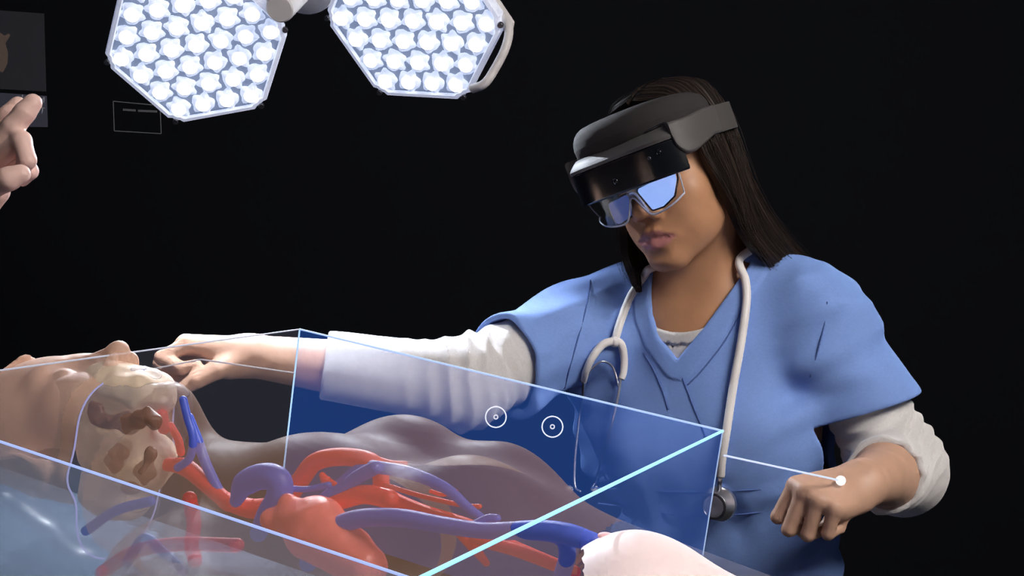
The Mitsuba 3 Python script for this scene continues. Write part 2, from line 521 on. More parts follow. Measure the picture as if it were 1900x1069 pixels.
# ------------------------------------------------------------------ woman: clothes
def along(p, a, b):
    a, b = np.asarray(a, np.float32), np.asarray(b, np.float32)
    ab = b - a; L = np.linalg.norm(ab)
    t = (p - a) @ ab / L
    return t, L


SLR, SLL = SHR + (ELR - SHR) * .74, SHL + (ELL - SHL) * .60      # where the short sleeves end
DSR, DSL = nrm(ELR - SHR), nrm(ELL - SHL)


def scrub_outer(p):
    d = f_torso(p) - .012
    d = smin(d, ell(p, B(.055, 0, -.17), (.070, .118, .11), TR), .05)          # cloth bridges the bust
    d = smin(d, ell(p, B(.02, 0, -.40), (.098, .150, .20), TR), .06)
    up = SHR + TU * .004
    d = smin(d, cone(p, up, SLR, .062, .068), .045)
    d = smin(d, cone(p, SHL + TU * .004, SLL + TU * -.004, .062, .074), .04)
    d = smin(d, cone(p, B(.03, -.137, -.05), B(.035, -.140, -.20), .062, .046), .045)
    q = (p - T0.astype(np.float32)) @ TR.T.astype(np.float32)
    # folds: broad drapes down the front, diagonal pulls towards the arm pits and along the sleeves
    n1 = meshkit.noise(np.stack([q[:, 1] * 26 + q[:, 2] * 5, q[:, 2] * 5, q[:, 0] * 4], 1), seed=5) - .5
    n2 = meshkit.noise(np.stack([q[:, 1] * 16 - q[:, 2] * 34, q[:, 2] * 9 + q[:, 1] * 9, q[:, 0] * 14], 1), seed=9) - .5
    side = np.clip((np.abs(q[:, 1]) - .06) / .08, 0, 1)
    low = np.clip((-.16 - q[:, 2]) / .10, 0, 1)
    d = d + (.020 * n1 * (.3 + low * (1 - .4 * side)) + (.022 * n2 - .003) * side)
    return d


def poly_dist(x, y, pg):
    """signed distance to a closed polygon in the plane (negative inside)"""
    d = np.full(len(x), 1e9, np.float32); c = np.zeros(len(x), bool)
    for i in range(len(pg)):
        a, b = pg[i - 1], pg[i]
        e = b - a
        t = np.clip(((x - a[0]) * e[0] + (y - a[1]) * e[1]) / (e @ e), 0, 1)
        d = np.minimum(d, (x - a[0] - t * e[0]) ** 2 + (y - a[1] - t * e[1]) ** 2)
        cr = ((a[1] > y) != (b[1] > y)) & (x < (b[0] - a[0]) * (y - a[1]) / (b[1] - a[1] + 1e-12) + a[0])
        c ^= cr
    return np.where(c, -1, 1) * np.sqrt(d)


def t_local(w):
    return TR @ (np.asarray(w) - T0)


VPTS = np.array([t_local(march(scrub_outer, x, y))[1:] for x, y in ((1206, 545), (1209, 585), (1222, 625), (1256, 668), (1308, 605), (1352, 545))])
VPOLY = np.vstack([[VPTS[0] + [-.004, .04], VPTS[0] + [-.008, .16]][::-1], VPTS, [VPTS[-1] + [.020, .030], VPTS[-1] + [.05, .16]]])


def neck_v(p):
    """negative inside the V opening of the scrub top"""
    q = (p - T0.astype(np.float32)) @ TR.T.astype(np.float32)
    v = poly_dist(q[:, 1], q[:, 2], VPOLY)
    v = np.maximum(v, .02 - q[:, 0])
    ring = np.linalg.norm((q - np.array([-.015, 0, .075], np.float32)) * np.array([1, .95, .50], np.float32), axis=1) - .066
    return np.minimum(v, ring)


def cut_end(p, c, d, axis, r=.13):
    """negative beyond the end of a sleeve: c on the arm's axis, d normal of the cut"""
    t = (p - c.astype(np.float32)) @ d.astype(np.float32)
    near = cone(p, c - axis * .03, c + axis * .30, r, r)
    return np.maximum(-t, near)


def f_scrub(p):
    o = scrub_outer(p)
    nv = neck_v(p)
    o = o - .0022 * np.clip((.026 - nv) / .003, 0, 1)          # the doubled V band
    s = np.abs(o + .0043) - .0043
    s = smax(s, -nv, .003)
    s = smax(s, -cut_end(p, SLR, nrm(DSR + V(.1, -.15, 0)), DSR, .092), .004)
    s = smax(s, -cut_end(p, SLL, nrm(DSL + V(-.12, .25, 0)), DSL, .092), .004)
    t = (p - B(0, 0, -.60).astype(np.float32)) @ TU.astype(np.float32)
    return np.maximum(s, -t)


lo2, hi2 = bounds([SHR + V(-.22, 0, 0), SLR, SLL, SHL + V(.1, 0, 0), B(.12, -.2, -.6), B(-.12, .2, -.6), B(.1, 0, .08), B(-.1, 0, .1)], .085)
scrub = sculpt(f_scrub, lo2, hi2, .0028, reach=1.8)
add('person__scrub_top', scrub, 'scrub_cloth', smooth=True)


CR = ELR + (WRR - ELR) * .655
CL = ELL + (WRL - ELL) * .47


def folds(t, c, wdt, pitch, ph):
    """soft rings of cloth around a sleeve"""
    x = (t + ph) / pitch
    return np.exp(-((t - c) / wdt) ** 2) * (1 - np.abs(np.sin(np.pi * x))) ** .8


def f_shirt(p):
    n1 = meshkit.noise(p * np.float32(14), seed=2) - .5
    n2 = meshkit.noise(p * np.float32(30), seed=4) - .5
    t, L = along(p, ELR, WRR); tu, Lu = along(p, SHR, ELR)
    dR = cone(p, SHR + (ELR - SHR) * .5, ELR, .053, .052)
    dR = smin(dR, cone(p, ELR, CR + (CR - ELR) * .2, .052, .041), .03)
    dR = dR - .0048 * folds(t, .0, .065, .027, n1 * .034) - .0030 * folds(tu, Lu * .82, .05, .024, n1 * .03) - .006 * n1
    t2, L2 = along(p, ELL, WRL); tu2, Lu2 = along(p, SHL, ELL)
    dL = cone(p, SHL + (ELL - SHL) * .4, ELL, .053, .052)
    dL = smin(dL, cone(p, ELL, CL + (CL - ELL) * .2, .053, .045), .035)
    dL = dL - .0050 * folds(tu2 - t2 * .25, Lu2 * .78, .06, .022, n1 * .022) - .003 * n1
    d = np.minimum(dR, dL)
    q = (p - T0.astype(np.float32)) @ TR.T.astype(np.float32)
    neck = np.linalg.norm((q - np.array([.048, -.012, .105], np.float32)) * np.array([.55, 1, 1], np.float32), axis=1) - .107
    bodyo = smin(f_torso(p), f_neck(p), .04) - .0045 - .0022 * (np.abs(neck - .008) < .008) + .0012 * (np.abs(neck - .0175) < .0016)
    s = np.abs(d + .0045) - .0049
    s = smax(s, -cut_end(p, CR, nrm(WRR - ELR), nrm(WRR - ELR), .075), .004)
    s = smax(s, -cut_end(p, CL, nrm(WRL - ELL), nrm(WRL - ELL), .075), .004)
    b = np.abs(bodyo + .002) - .0026
    b = np.maximum(b, np.maximum(-neck, np.maximum(-.22 - q[:, 2], q[:, 2] - .035)))
    b = np.maximum(b, np.maximum(np.abs(q[:, 1]) - .10, -.02 - q[:, 0]))
    return np.minimum(s, b)


lo3, hi3 = bounds([WRR, ELR, ELL, WRL, SHR, SHL, B(.1, 0, -.2), B(.1, 0, .1)], .085)
shirt = sculpt(f_shirt, lo3, hi3, .0032, reach=1.8)
add('person__undershirt', shirt, 'shirt_cloth', smooth=True)
tag('person__undershirt', 'heather grey long-sleeved undershirt')

# ------------------------------------------------------------------ surgical lamps
def hexa(r, a0=0):
    a = np.arange(6) * np.pi / 3 + a0
    return np.stack([np.cos(a), np.sin(a)], 1) * r


scene['led_white'] = {'type': 'diffuse', 'reflectance': rgb(.7, .7, .7)}
mat('led_tray', base_color=rgb(.16, .18, .23), roughness=.25)


def lamp(c, n, ax, R, nm, label):
    """hexagonal lamp head: face centre, direction it shines to, direction of one corner, corner radius"""
    n = nrm(n); x = nrm(ax - n * (ax @ n)); y = np.cross(n, x)
    Rm = np.stack([x, y, n])

    def L(a, b, h): return c + a * x + b * y + h * n
    def prism(rings):
        vs, k = [], 0
        for r, h in rings:
            # rounded hexagon
            hx = hexa(1.0); pts = []
            for i in range(6):
                for s in (-.10, -.05, 0, .05, .10):
                    a = hx[i]; bpt = hx[(i + 1) % 6] if s > 0 else hx[(i - 1) % 6]
                    q = a + (bpt - a) * abs(s); q = q - a * .05 * (1 - (abs(s) / .1) ** 2)
                    pts.append(q * r)
            vs.append([L(q[0], q[1], h) for q in pts])
        m = len(vs[0]); v = np.array(vs).reshape(-1, 3); f = []
        for i in range(len(vs) - 1):
            for j in range(m):
                k = (j + 1) % m
                f += [[i * m + j, i * m + k, (i + 1) * m + k], [i * m + j, (i + 1) * m + k, (i + 1) * m + j]]
        return v, np.array(f), m
    v, f, m = prism([(R * .93, -.001), (R * .93, .004), (R * .945, .006), (R * .985, .005), (R, 0), (R * 1.0, -.015), (R * .985, -.019)])
    add(f'{nm}__bezel', trimesh.Trimesh(v, f[:, ::-1], process=False), 'white_plastic', smooth=35, emitter={'type': 'area', 'radiance': rgb(.24, .27, .38), 'sampling_weight': .02})  # rim emission stands in for LED light falling on the plastic
    v, f, m = prism([(R * .985, -.019), (R * .97, -.034), (R * .80, -.056), (R * .4, -.064), (.001, -.064)])
    add(f'{nm}__housing', trimesh.Trimesh(v, f[:, ::-1], process=False), 'lamp_white', smooth=35)
    v, f, m = prism([(.001, -.004), (R * .95, -.004)])
    add(f'{nm}__reflector_tray', trimesh.Trimesh(v, f[:, ::-1], process=False), 'led_tray', smooth=False,
        emitter={'type': 'area', 'radiance': rgb(.11, .145, .24), 'sampling_weight': .02})  # tray emission stands in for LED light scattered between the lenses
    sp = R * .80 / 3
    dome, fl = [], 30
    prof = [(1.0, 0), (.97, .10), (.85, .22), (.62, .33), (.33, .40), (.0, .42)]
    i0 = 0
    for i in range(-3, 4):
        for j in range(-3, 4):
            if abs(i + j) > 3: continue
            u = np.array([1.0, 0]) * i * sp + np.array([.5, math.sqrt(3) / 2]) * j * sp
            rng = np.random.default_rng(100 + i * 17 + j)
            ph = rng.uniform(0, 6.28)
            vs = []
            for r, h in prof:
                a = np.arange(fl) * 2 * np.pi / fl
                rad = sp * .46 * r * (1 + .12 * np.cos(5 * a + ph) + .08 * np.cos(7 * a + 2 * ph))
                vs.append(np.array([L(u[0] + rr * math.cos(t), u[1] + rr * math.sin(t), h * sp * .55 - .002) for rr, t in zip(rad, a)]))
            v = np.array(vs).reshape(-1, 3); ff = []
            for k in range(len(prof) - 1):
                for jj in range(fl):
                    kk = (jj + 1) % fl
                    ff += [[k * fl + jj, k * fl + kk, (k + 1) * fl + kk], [k * fl + jj, (k + 1) * fl + kk, (k + 1) * fl + jj]]
            add(f'{nm}__led_lens', trimesh.Trimesh(v, np.array(ff), process=False), 'led_white', smooth=True,
                emitter={'type': 'area', 'radiance': rgb(.30, .37, .55), 'sampling_weight': .01})
            add(f'{nm}__led_core', lathe([(sp * .30, -.004), (sp * .29, sp * .17), (sp * .22, sp * .255), (sp * .12, sp * .29), (0, sp * .30)], L(u[0], u[1], 0), n, 20), 'led_white', smooth=True,
                emitter={'type': 'area', 'radiance': rgb(LED_L * .90, LED_L * .96, LED_L * 1.06), 'sampling_weight': .08})
    for k in range(6):
        hx = hexa(R * .955)[k]
        add(f'{nm}__screw', lathe([(0, .0085), (.004, .0085), (.0048, .0075), (.0048, .003)], L(hx[0], hx[1], 0), n, 10), 'dark_steel')
    tag(nm, label, 'surgical lamp')
    return L, Rm


ZL = 2.0
L1C, L1N = P(364, 82.5, ZL), V(.101, .605, -.79)
L2C, L2N = P(766.7, 37.5, ZL), V(-.281, .545, -.79)
l1 = lamp(L1C, L1N, V(-.984, .177, .009), .1485, 'surgical_lamp', 'lit hexagonal surgical lamp without a handle, left of the round joint')
l2 = lamp(L2C, L2N, V(-.957, -.094, .275), .1515, 'surgical_lamp_001', 'lit hexagonal surgical lamp with a curved side handle, right of the round joint')
L3C = P(450, -430, 1.50); L3N = nrm(P(395, 660, 1.61) - L3C)  # third lamp, out of view, added to light the reaching hand from above
lamp(L3C, L3N, V(1, .05, 0), .150, 'surgical_lamp_002', 'unseen lit hexagonal surgical lamp added over the reaching hand to brighten it')
for i, (c, n, tgt) in enumerate(((L1C, L1N, P(330, 660, 1.62)), (L2C, L2N, P(640, 800, 1.35)), (L3C, L3N, P(385, 665, 1.61)))):
    scene[f'lamp_beam_{i + 1}'] = {'type': 'spot', 'to_world': T4().look_at(origin=(c + nrm(n) * .05).tolist(), target=tgt.tolist(), up=[0, 0, 1]),
                                   'intensity': rgb(*(np.array([.9, .97, 1.08]) * BEAM * (.8, .9, 1.3)[i])), 'cutoff_angle': (48.0, 48.0, 24.0)[i], 'beam_width': (12.0, 12.0, 5.0)[i], 'sampling_weight': 30.0}

add('lamp_mount__yoke', tube(curve([P(560, -300, 2.08), P(520, -430, 1.85), L3C - L3N * .068], 20), .012, 14), 'lamp_grey')
# handle of the right lamp, the joint between the lamps
hp = curve([P(930, 22, 1.98), P(944, 52, 1.96), P(938, 88, 1.95), P(918, 128, 1.95), P(899, 155, 1.95), P(876, 165, 1.965)], 40)
add('surgical_lamp_001__handle', tube(hp, .0070, 16), 'lamp_white')
add('surgical_lamp_001__handle_bracket', boxm(P(925, 20, 1.98), np.stack([nrm(V(.55, .83, 0)), nrm(V(.83, -.55, 0)), V(0, 0, -1)]), (.034, .0105, .012), .005), 'lamp_white')
ja, jb = P(540, 12, 2.55), P(524, 30, 2.47)
jd = nrm(V(-.12, .40, -.70))
add('lamp_mount__joint_barrel', lathe([(0, .040), (.019, .040), (.0210, .038), (.0215, .035), (.0215, -.05), (0, -.05)], P(533, 2, 1.93), jd, 48), 'lamp_white')
add('lamp_mount__hub', lathe([(0, .028), (.022, .028), (.036, .024), (.045, .012), (.046, 0), (.046, -.07), (0, -.07)], P(570, -25, 1.99), nrm(V(.1, .80, -.5)), 48), 'lamp_grey')
add('lamp_mount__arm', tube([P(568, -60, 2.02), P(562, -200, 2.05), P(560, -420, 2.1)], .02, 20), 'lamp_grey')
add('lamp_mount__yoke', tube(curve([L1C - nrm(L1N) * .078, P(440, -50, 2.10), P(540, -45, 2.03)], 20), .012, 14), 'lamp_grey')
add('lamp_mount__yoke', tube(curve([P(590, -45, 2.03), P(670, -70, 2.10), L2C - nrm(L2N) * .078], 20), .012, 14), 'lamp_grey')
tag('lamp_mount', 'pale grey pivoting joint and arm between the two lit lamps', 'lamp arm')

# softbox panel added out of view over the right front, as soft key light
kc = CAM + V(1.22, -1.10, .22); kn = nrm(P(1330, 640, 1.75) - kc)
kx = nrm(np.cross(kn, [0, 0, 1])); ky = np.cross(kn, kx)
add('added_key_panel__frame', boxm(kc - kn * .03, np.stack([kx, ky, kn]), (.50, .36, .028), .01), 'lamp_grey', smooth=False)
kv = np.array([kc + kx * a + ky * b + kn * .002 for a, b in ((-.47, -.33), (.47, -.33), (.47, .33), (-.47, .33))])
km = trimesh.Trimesh(kv, [[0, 1, 2], [0, 2, 3]], process=False)
if km.face_normals[0] @ kn < 0: km.invert()
add('added_key_panel__diffuser', km, 'led_white', smooth=False, emitter={'type': 'area', 'radiance': rgb(KEY_L, KEY_L * .93, KEY_L * .86), 'sampling_weight': 40.0})
tag('added_key_panel', 'unseen softbox panel added above the right front as key light', 'light panel')

# ------------------------------------------------------------------ hair
def hair_color(p, n, uv):
    g = mikit.fbm(uv.x * 260, uv.y * 5, 0, 3)
    return mikit.mix((.005, .0035, .003), (.032, .022, .018), mikit.smoothstep(.35, .75, g))


scene['hair_strands'] = {'type': 'twosided', 'bsdf': {'type': 'principled', 'base_color': mikit.proc(hair_color), 'roughness': .40, 'specular': .22}}


def guide_set(side):
    """rows of points in head axes (forward, left, up) from the parting to the tips, front to back"""
    if side > 0:       # her left: over the temple, tucked in front of the ear, then behind the shoulder
        g = [[(.078, .004, .105), (.070, .046, .092), (.060, .070, .052), (.050, .077, .008), (.028, .081, -.045), (-.002, .082, -.10), (-.045, .082, -.145), (-.115, .080, -.170)],
             [(.045, .004, .122), (.042, .048, .108), (.036, .077, .060), (.024, .084, .012), (.004, .085, -.045), (-.018, .085, -.10), (-.055, .083, -.150), (-.14, .078, -.178)],
             [(.000, .0035, .130), (-.004, .052, .115), (-.014, .082, .065), (-.026, .088, .008), (-.034, .088, -.045), (-.045, .086, -.10), (-.075, .083, -.155), (-.15, .074, -.185)],
             [(-.045, .001, .122), (-.055, .045, .108), (-.066, .072, .060), (-.072, .078, .0), (-.074, .080, -.05), (-.082, .080, -.11), (-.105, .076, -.165), (-.16, .068, -.195)],
             [(-.085, .0, .090), (-.097, .024, .075), (-.105, .038, .040), (-.106, .042, -.01), (-.104, .046, -.06), (-.108, .050, -.115), (-.125, .055, -.17), (-.165, .055, -.21)],
             [(-.100, -.004, .060), (-.109, -.002, .040), (-.112, .0, .010), (-.112, .0, -.03), (-.110, .002, -.07), (-.112, .004, -.12), (-.125, .010, -.17), (-.16, .02, -.215)]]
    else:              # her right: hangs past the cheek in front of the shoulder
        g = [[(.078, -.004, .105), (.070, -.046, .092), (.056, -.072, .052), (.046, -.080, .005), (.046, -.082, -.04), (.056, -.083, -.075), (.060, -.082, -.10), (.056, -.078, -.122)],
             [(.045, -.004, .122), (.042, -.048, .108), (.030, -.079, .060), (.022, -.086, .005), (.024, -.088, -.04), (.032, -.089, -.08), (.036, -.087, -.105), (.040, -.082, -.128)],
             [(.000, -.0035, .130), (-.004, -.052, .115), (-.014, -.083, .065), (-.020, -.089, .005), (-.018, -.091, -.04), (-.010, -.091, -.08), (.000, -.089, -.11), (.012, -.084, -.130)],
             [(-.045, -.001, .122), (-.055, -.045, .108), (-.066, -.072, .060), (-.070, -.080, .0), (-.068, -.083, -.045), (-.060, -.085, -.09), (-.05, -.084, -.12), (-.03, -.080, -.135)],
             [(-.085, .0, .090), (-.097, -.026, .075), (-.105, -.042, .040), (-.106, -.048, -.01), (-.104, -.052, -.06), (-.106, -.054, -.11), (-.115, -.054, -.15), (-.12, -.05, -.19)],
             [(-.100, .004, .060), (-.109, .0, .040), (-.112, -.004, .010), (-.112, -.004, -.03), (-.110, -.006, -.07), (-.112, -.006, -.12), (-.122, -.004, -.17), (-.15, .004, -.21)]]
    g = np.array(g)
    top = np.clip((g[:, :, 2] + .16) / .06, 0, 1)
    g[:, :, 0] = np.where(g[:, :, 0] < 0, g[:, :, 0] * (1 - .30 * top), g[:, :, 0])
    g[:, :, 1] *= 1 - .13 * top * np.clip((.02 - g[:, :, 0]) / .04, 0, 1) * (g[:, :, 2] < .09)
    if side > 0:
        back = np.clip((.03 - g[:, :1, 0]) / .06, 0, 1)
        g[:, :, 0] -= .040 * np.clip((-.035 - g[:, :, 2]) / .08, 0, 1) * back
    return g


def hair_sheet(side, nu=260, nt=56):
    g = guide_set(side)
    rows = np.stack([curve(x, nt) for x in g])                       # guides, nt, 3
    full = np.stack([curve(rows[:, k], nu) for k in range(nt)], 1)   # nu, nt, 3
    n = np.cross(np.gradient(full, axis=1), np.gradient(full, axis=0)); n /= np.linalg.norm(n, axis=2, keepdims=True) + 1e-12
    out = full - np.array([-.01, 0, .03]); n *= np.sign((n * out).sum(2, keepdims=True))
    u = np.linspace(0, 1, nu)[:, None]; t = np.linspace(0, 1, nt)[None]
    pt = np.stack([u * 46 + 0 * t, u * 0 + t * 2.2 + side * 7, 0 * u + 0 * t], -1)
    gr = meshkit.noise(pt, 3) - .5 + .5 * (meshkit.noise(pt * [2.7, 1.3, 1], 8) - .5)
    ends = np.clip((t - .9) / .1, 0, 1)
    front = full + n * (gr * .0042 * (.35 + t) + .002)[..., None]
    th = (.009 * (1 - .75 * ends) * (.4 + .6 * np.clip(t / .1, 0, 1)))[..., None]
    back = full - n * th
    # ragged ends
    tipd = np.gradient(full, axis=1)[:, -1]; tipd /= np.linalg.norm(tipd, axis=1, keepdims=True)
    rag = (meshkit.noise(np.stack([np.linspace(0, 60, nu), 0 * np.linspace(0, 1, nu), 0 * np.linspace(0, 1, nu)], -1), 5) - .4) * .030
    sh = (np.clip((t - .72) / .28, 0, 1) ** 2)[..., None] * (tipd * rag[:, None])[:, None]
    m = slab(front + sh, back + sh)
    m.vertices = HO + m.vertices @ HR
    uv = np.stack([np.broadcast_to(u, (nu, nt)), np.broadcast_to(t, (nu, nt))], -1).reshape(-1, 2)
    uv = np.vstack([uv, uv])
    if m.vertex_normals[(nu // 2) * nt + 10] @ (m.vertices[(nu // 2) * nt + 10] - HO) < 0: m.faces = m.faces[:, ::-1]
    # loose strands
    rng = np.random.default_rng(4 + side); st = []
    for _ in range(150):
        a = rng.uniform(0, nu - 1); i = int(a)
        p = full[i] * 1.0 + n[i] * (.001 + .003 * rng.random()) + rng.normal(0, .001, 3)
        wob = np.cumsum(rng.normal(0, .0006, (nt, 3)), axis=0)
        p = (p + wob)[rng.integers(0, 20)::3]
        tip = p[-1] - p[-2]
        p = np.vstack([p, p[-1] + tip * rng.uniform(.5, 1.6)])
        st.append(tube(HO + p @ HR, np.linspace(.00045, .00015, len(p)), 3, cap=False))
    return m, uv, cat(*st)


for sd in (1, -1):
    m, uv, st = hair_sheet(sd)
    add('person__hair', m, 'hair_strands', smooth=True, uv=uv)
    k = add('person__hair_strand', st, 'hair_strands', smooth=True, uv=np.zeros((len(st.vertices), 2)) + .3)
    labels[k] = {'kind': 'stuff', 'label': 'loose strands of dark hair'}
labels['person__hair'] = {'label': 'long straight dark hair'}
labels['person__hair_001'] = {'label': 'lock of dark hair hanging in front of the shoulder'}

# ------------------------------------------------------------------ mixed reality headset
mat('headset_shell', base_color=rgb(.058, .055, .056), roughness=.55)
mat('headset_foam', base_color=rgb(.019, .016, .018), roughness=.9, sheen=.4)
mat('headset_strap', base_color=rgb(.045, .042, .042), roughness=.75)
mat('sensor_glass', base_color=rgb(.006, .007, .010), roughness=.14, specular=.5)
scene['clear_visor'] = {'type': 'thindielectric', 'int_ior': 1.5, 'ext_ior': 1.0}
mat('clear_edge', base_color=rgb(.55, .60, .75), roughness=.2)  # pale colour stands in for the glint along the visor edges


def arc(th, A, Bw, e=2.7):
    c, s = np.cos(th), np.sin(th)
    return np.stack([A * np.sign(c) * np.abs(c) ** (2 / e), Bw * np.sign(s) * np.abs(s) ** (2 / e)], -1)


def arc_nodes(t0, t1, n, A, Bw, e=2.7):
    """points evenly along the superellipse and their outward normals"""
    th = np.linspace(t0, t1, 2000); p = arc(th, A, Bw, e)
    L = np.r_[0, np.cumsum(np.linalg.norm(np.diff(p, axis=0), axis=1))]
    q = np.stack([np.interp(np.linspace(0, L[-1], n), L, p[:, k]) for k in (0, 1)], -1)
    t = np.gradient(q, axis=0); t /= np.linalg.norm(t, axis=1, keepdims=True)
    return q, np.stack([t[:, 1], -t[:, 0]], -1)


def swept(t0, t1, n, A, Bw, prof, e=2.7, lift=lambda s: 0 * s, scale=None, close=True):
    """a profile (outward, up) swept around the head; lift(s) raises it, s from -1 to 1; scale(s) scales the profile about its own centre"""
    q, nn = arc_nodes(t0, t1, n, A, Bw, e)
    s = np.linspace(-1, 1, n)
    pr = np.asarray(prof, float); c = pr.mean(0)
    m = len(pr); v = []
    for i in range(n):
        k = 1.0 if scale is None else scale(s[i])
        pp = c + (pr - c) * k
        xy = q[i] + pp[:, :1] * nn[i]
        v.append(np.column_stack([xy, pp[:, 1] + lift(s[i])]))
    v = np.array(v)
    if close: v = np.concatenate([v, v[:, :1]], 1)
    M = grid_mesh(HO + v @ HR)
    if close:
        caps = []
        for row, fl in ((0, False), (n - 1, True)):
            w = HO + np.vstack([v[row, :-1], v[row, :-1].mean(0)]) @ HR
            f = np.array([[j, (j + 1) % m, m] for j in range(m)])
            caps.append(trimesh.Trimesh(w, f[:, ::-1] if fl else f, process=False))
        M = cat(M, *caps)
    return M


def rprof(x0, x1, y0, y1, r, k=4):
    """rounded rectangle profile"""
    out = []
    for cx, cy, a in ((x1 - r, y1 - r, 0), (x0 + r, y1 - r, 90), (x0 + r, y0 + r, 180), (x1 - r, y0 + r, 270)):
        for t in np.linspace(a, a + 90, k): out.append((cx + r * math.cos(math.radians(t)), cy + r * math.sin(math.radians(t))))
    return out


rad = math.radians
_kept = HO, HF, HS, HU, HR
_a = math.radians(-6.5)                  # the headset sits a little askew on the head
_q = H(.10, .015, -.005)
_k = V(0, 0, 1)


def _turn(v):
    return v * math.cos(_a) + np.cross(_k, v) * math.sin(_a) + _k * (_k @ v) * (1 - math.cos(_a))


HO = _q + _turn(HO - _q); HF, HS, HU = _turn(HF), _turn(HS), _turn(HU)
HR = np.stack([HF, HS, HU])
VA, VB, VE = .134, .098, 4.6
add('headset__sensor_bar', swept(-rad(63), rad(54), 110, VA, VB, rprof(-.020, .0005, -.003, .0405, .003), e=VE), 'sensor_glass', smooth=40)
add('headset__top_rim', swept(-rad(64), rad(55), 110, VA, VB, [(.0015, .040), (.0025, .044), (-.001, .049), (-.010, .0565), (-.030, .060), (-.032, .050), (-.018, .040)], e=VE), 'headset_shell', smooth=35)
def arm_prof(s):
    u = np.clip((s + 1) / .42, 0, 1); lowr = .0150 + .026 * (1 - math.sqrt(max(0, 1 - (1 - u) ** 2))); top = .0600 + .004 * np.clip((s + .3) / .8, 0, 1)
    return rprof(-.015, .0042, lowr + .012 * np.clip((s + .4) / 1.0, 0, 1), top, .0042)


def swept_var(t0, t1, n, A, Bw, prof, e, sgn):
    q, nn = arc_nodes(t0, t1, n, A, Bw, e); v = []
    for i in range(n):
        pr = np.array(prof(2 * i / (n - 1) - 1))
        v.append(np.column_stack([q[i] + pr[:, :1] * nn[i], pr[:, 1]]))
    v = np.array(v); v[:, :, 1] *= sgn
    v = np.concatenate([v, v[:, :1]], 1)
    caps = [slice(None)]
    M = grid_mesh(HO + v @ HR)
    for row in (0, n - 1):
        w = HO + np.vstack([v[row, :-1], v[row, :-1].mean(0)]) @ HR; m = len(w) - 1
        M = cat(M, trimesh.Trimesh(w, [[j, (j + 1) % m, m] for j in range(m)], process=False))
    return M


for sgn in (1, -1):
    add('headset__temple_arm', swept_var(rad(44), rad(88.2), 60, VA - .0005, VB + .001, arm_prof, VE, sgn), 'headset_shell', smooth=40)
    a, b = (rad(79), rad(179)) if sgn > 0 else (-rad(179), -rad(79))
    add('headset__head_strap', swept(a, b, 60, .082, VB - .004, rprof(-.004, .0008, .0275, .0635, .0008), e=2.0), 'headset_strap', smooth=40)
add('headset__rear_knob', lathe([(0, .030), (.024, .030), (.030, .024), (.031, .006), (.026, 0), (0, 0)], H(-.082, 0, .045), -HF, 40), 'headset_shell')
pp = [(.0 + .021 * math.cos(t) * (1.0 if math.cos(t) > 0 else .8), .066 + .026 * math.sin(t)) for t in np.linspace(0, 2 * math.pi, 25)[:-1]]
add('headset__forehead_pad', swept(-rad(80), rad(80), 80, .108, .086, pp, e=2.7, lift=lambda s: .004 * (1 - s * s), scale=lambda s: (1 - abs(s) ** 5) ** .5 * .55 + .45), 'headset_foam', smooth=True)
add('headset__vent_slot', tube(curve([np.array(H(F_, S_, U_)) for F_, S_, U_ in ((.119, .050, .0582), (.113, .064, .0600), (.104, .0765, .0612))], 20), np.r_[.0006, np.full(18, .0014), .0006], 8), 'sensor_glass')
for nm, F0, S0, U0, r, m in (('camera_lens', .1340, -.006, .014, .0042, 'sensor_glass'), ('camera_lens', .1285, .068, .029, .0036, 'sensor_glass'), ('camera_lens', .1318, .054, .026, .0028, 'dark_steel')):
    add(f'headset__{nm}', lathe([(0, .0012), (r * .5, .0018), (r, .0010), (r * 1.15, -.002)], H(F0, S0, U0), HF + HS * S0 * 3, 20), m, smooth=True)
add('headset__status_light', lathe([(0, .0008), (.0016, .0005), (.0016, -.001)], H(.1352, -.006, .0145), HF, 12), 'led_white', smooth=True, emitter={'type': 'area', 'radiance': rgb(.03, .06, .55), 'sampling_weight': .01})
# clear visor: one curved pane with the cut-out over the nose
q, nn = arc_nodes(-rad(57), rad(40), 81, VA - .004, VB - .004, VE)
lower = np.array([-.043 + .030 * math.exp(-((y) / .013) ** 2) + .022 * (abs(y) / .09) ** 3 for y in q[:, 1]])
vs = []
for k in range(11):
    t = k / 10
    u = .002 * (1 - t) + lower * t
    inn = -.010 * t ** 1.5
    vs.append(np.column_stack([q + nn * inn, u]))
vs = np.array(vs)
add('headset__visor', grid_mesh(HO + vs @ HR), 'clear_visor', smooth=True)
add('headset__visor_edge', tube(HO + vs[-1] @ HR, .0013, 8), 'clear_edge', smooth=True)
for e in (0, -1):
    add('headset__visor_edge', tube(HO + vs[:, e] @ HR, .0009, 8), 'clear_edge', smooth=True)
labels['headset__visor'] = {'label': 'clear curved visor'}


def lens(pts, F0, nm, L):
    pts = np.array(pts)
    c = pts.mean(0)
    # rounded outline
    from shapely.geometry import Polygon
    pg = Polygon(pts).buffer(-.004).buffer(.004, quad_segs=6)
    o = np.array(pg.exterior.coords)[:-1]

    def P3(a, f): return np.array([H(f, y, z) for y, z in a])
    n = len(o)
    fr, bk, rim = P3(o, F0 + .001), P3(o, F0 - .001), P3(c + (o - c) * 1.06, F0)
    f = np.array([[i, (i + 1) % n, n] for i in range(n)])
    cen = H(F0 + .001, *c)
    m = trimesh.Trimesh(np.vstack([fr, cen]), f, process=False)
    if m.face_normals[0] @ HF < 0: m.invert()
    k = add(f'headset__{nm}', m, 'waveguide', smooth=False, emitter={'type': 'area', 'radiance': L, 'sampling_weight': .05})  # blue emission stands in for lens reflection as well as display glow
    add(f'{k}__lens_edge', tube(np.vstack([rim, rim[:2]]), .0011, 8, cap=False), 'sensor_glass')


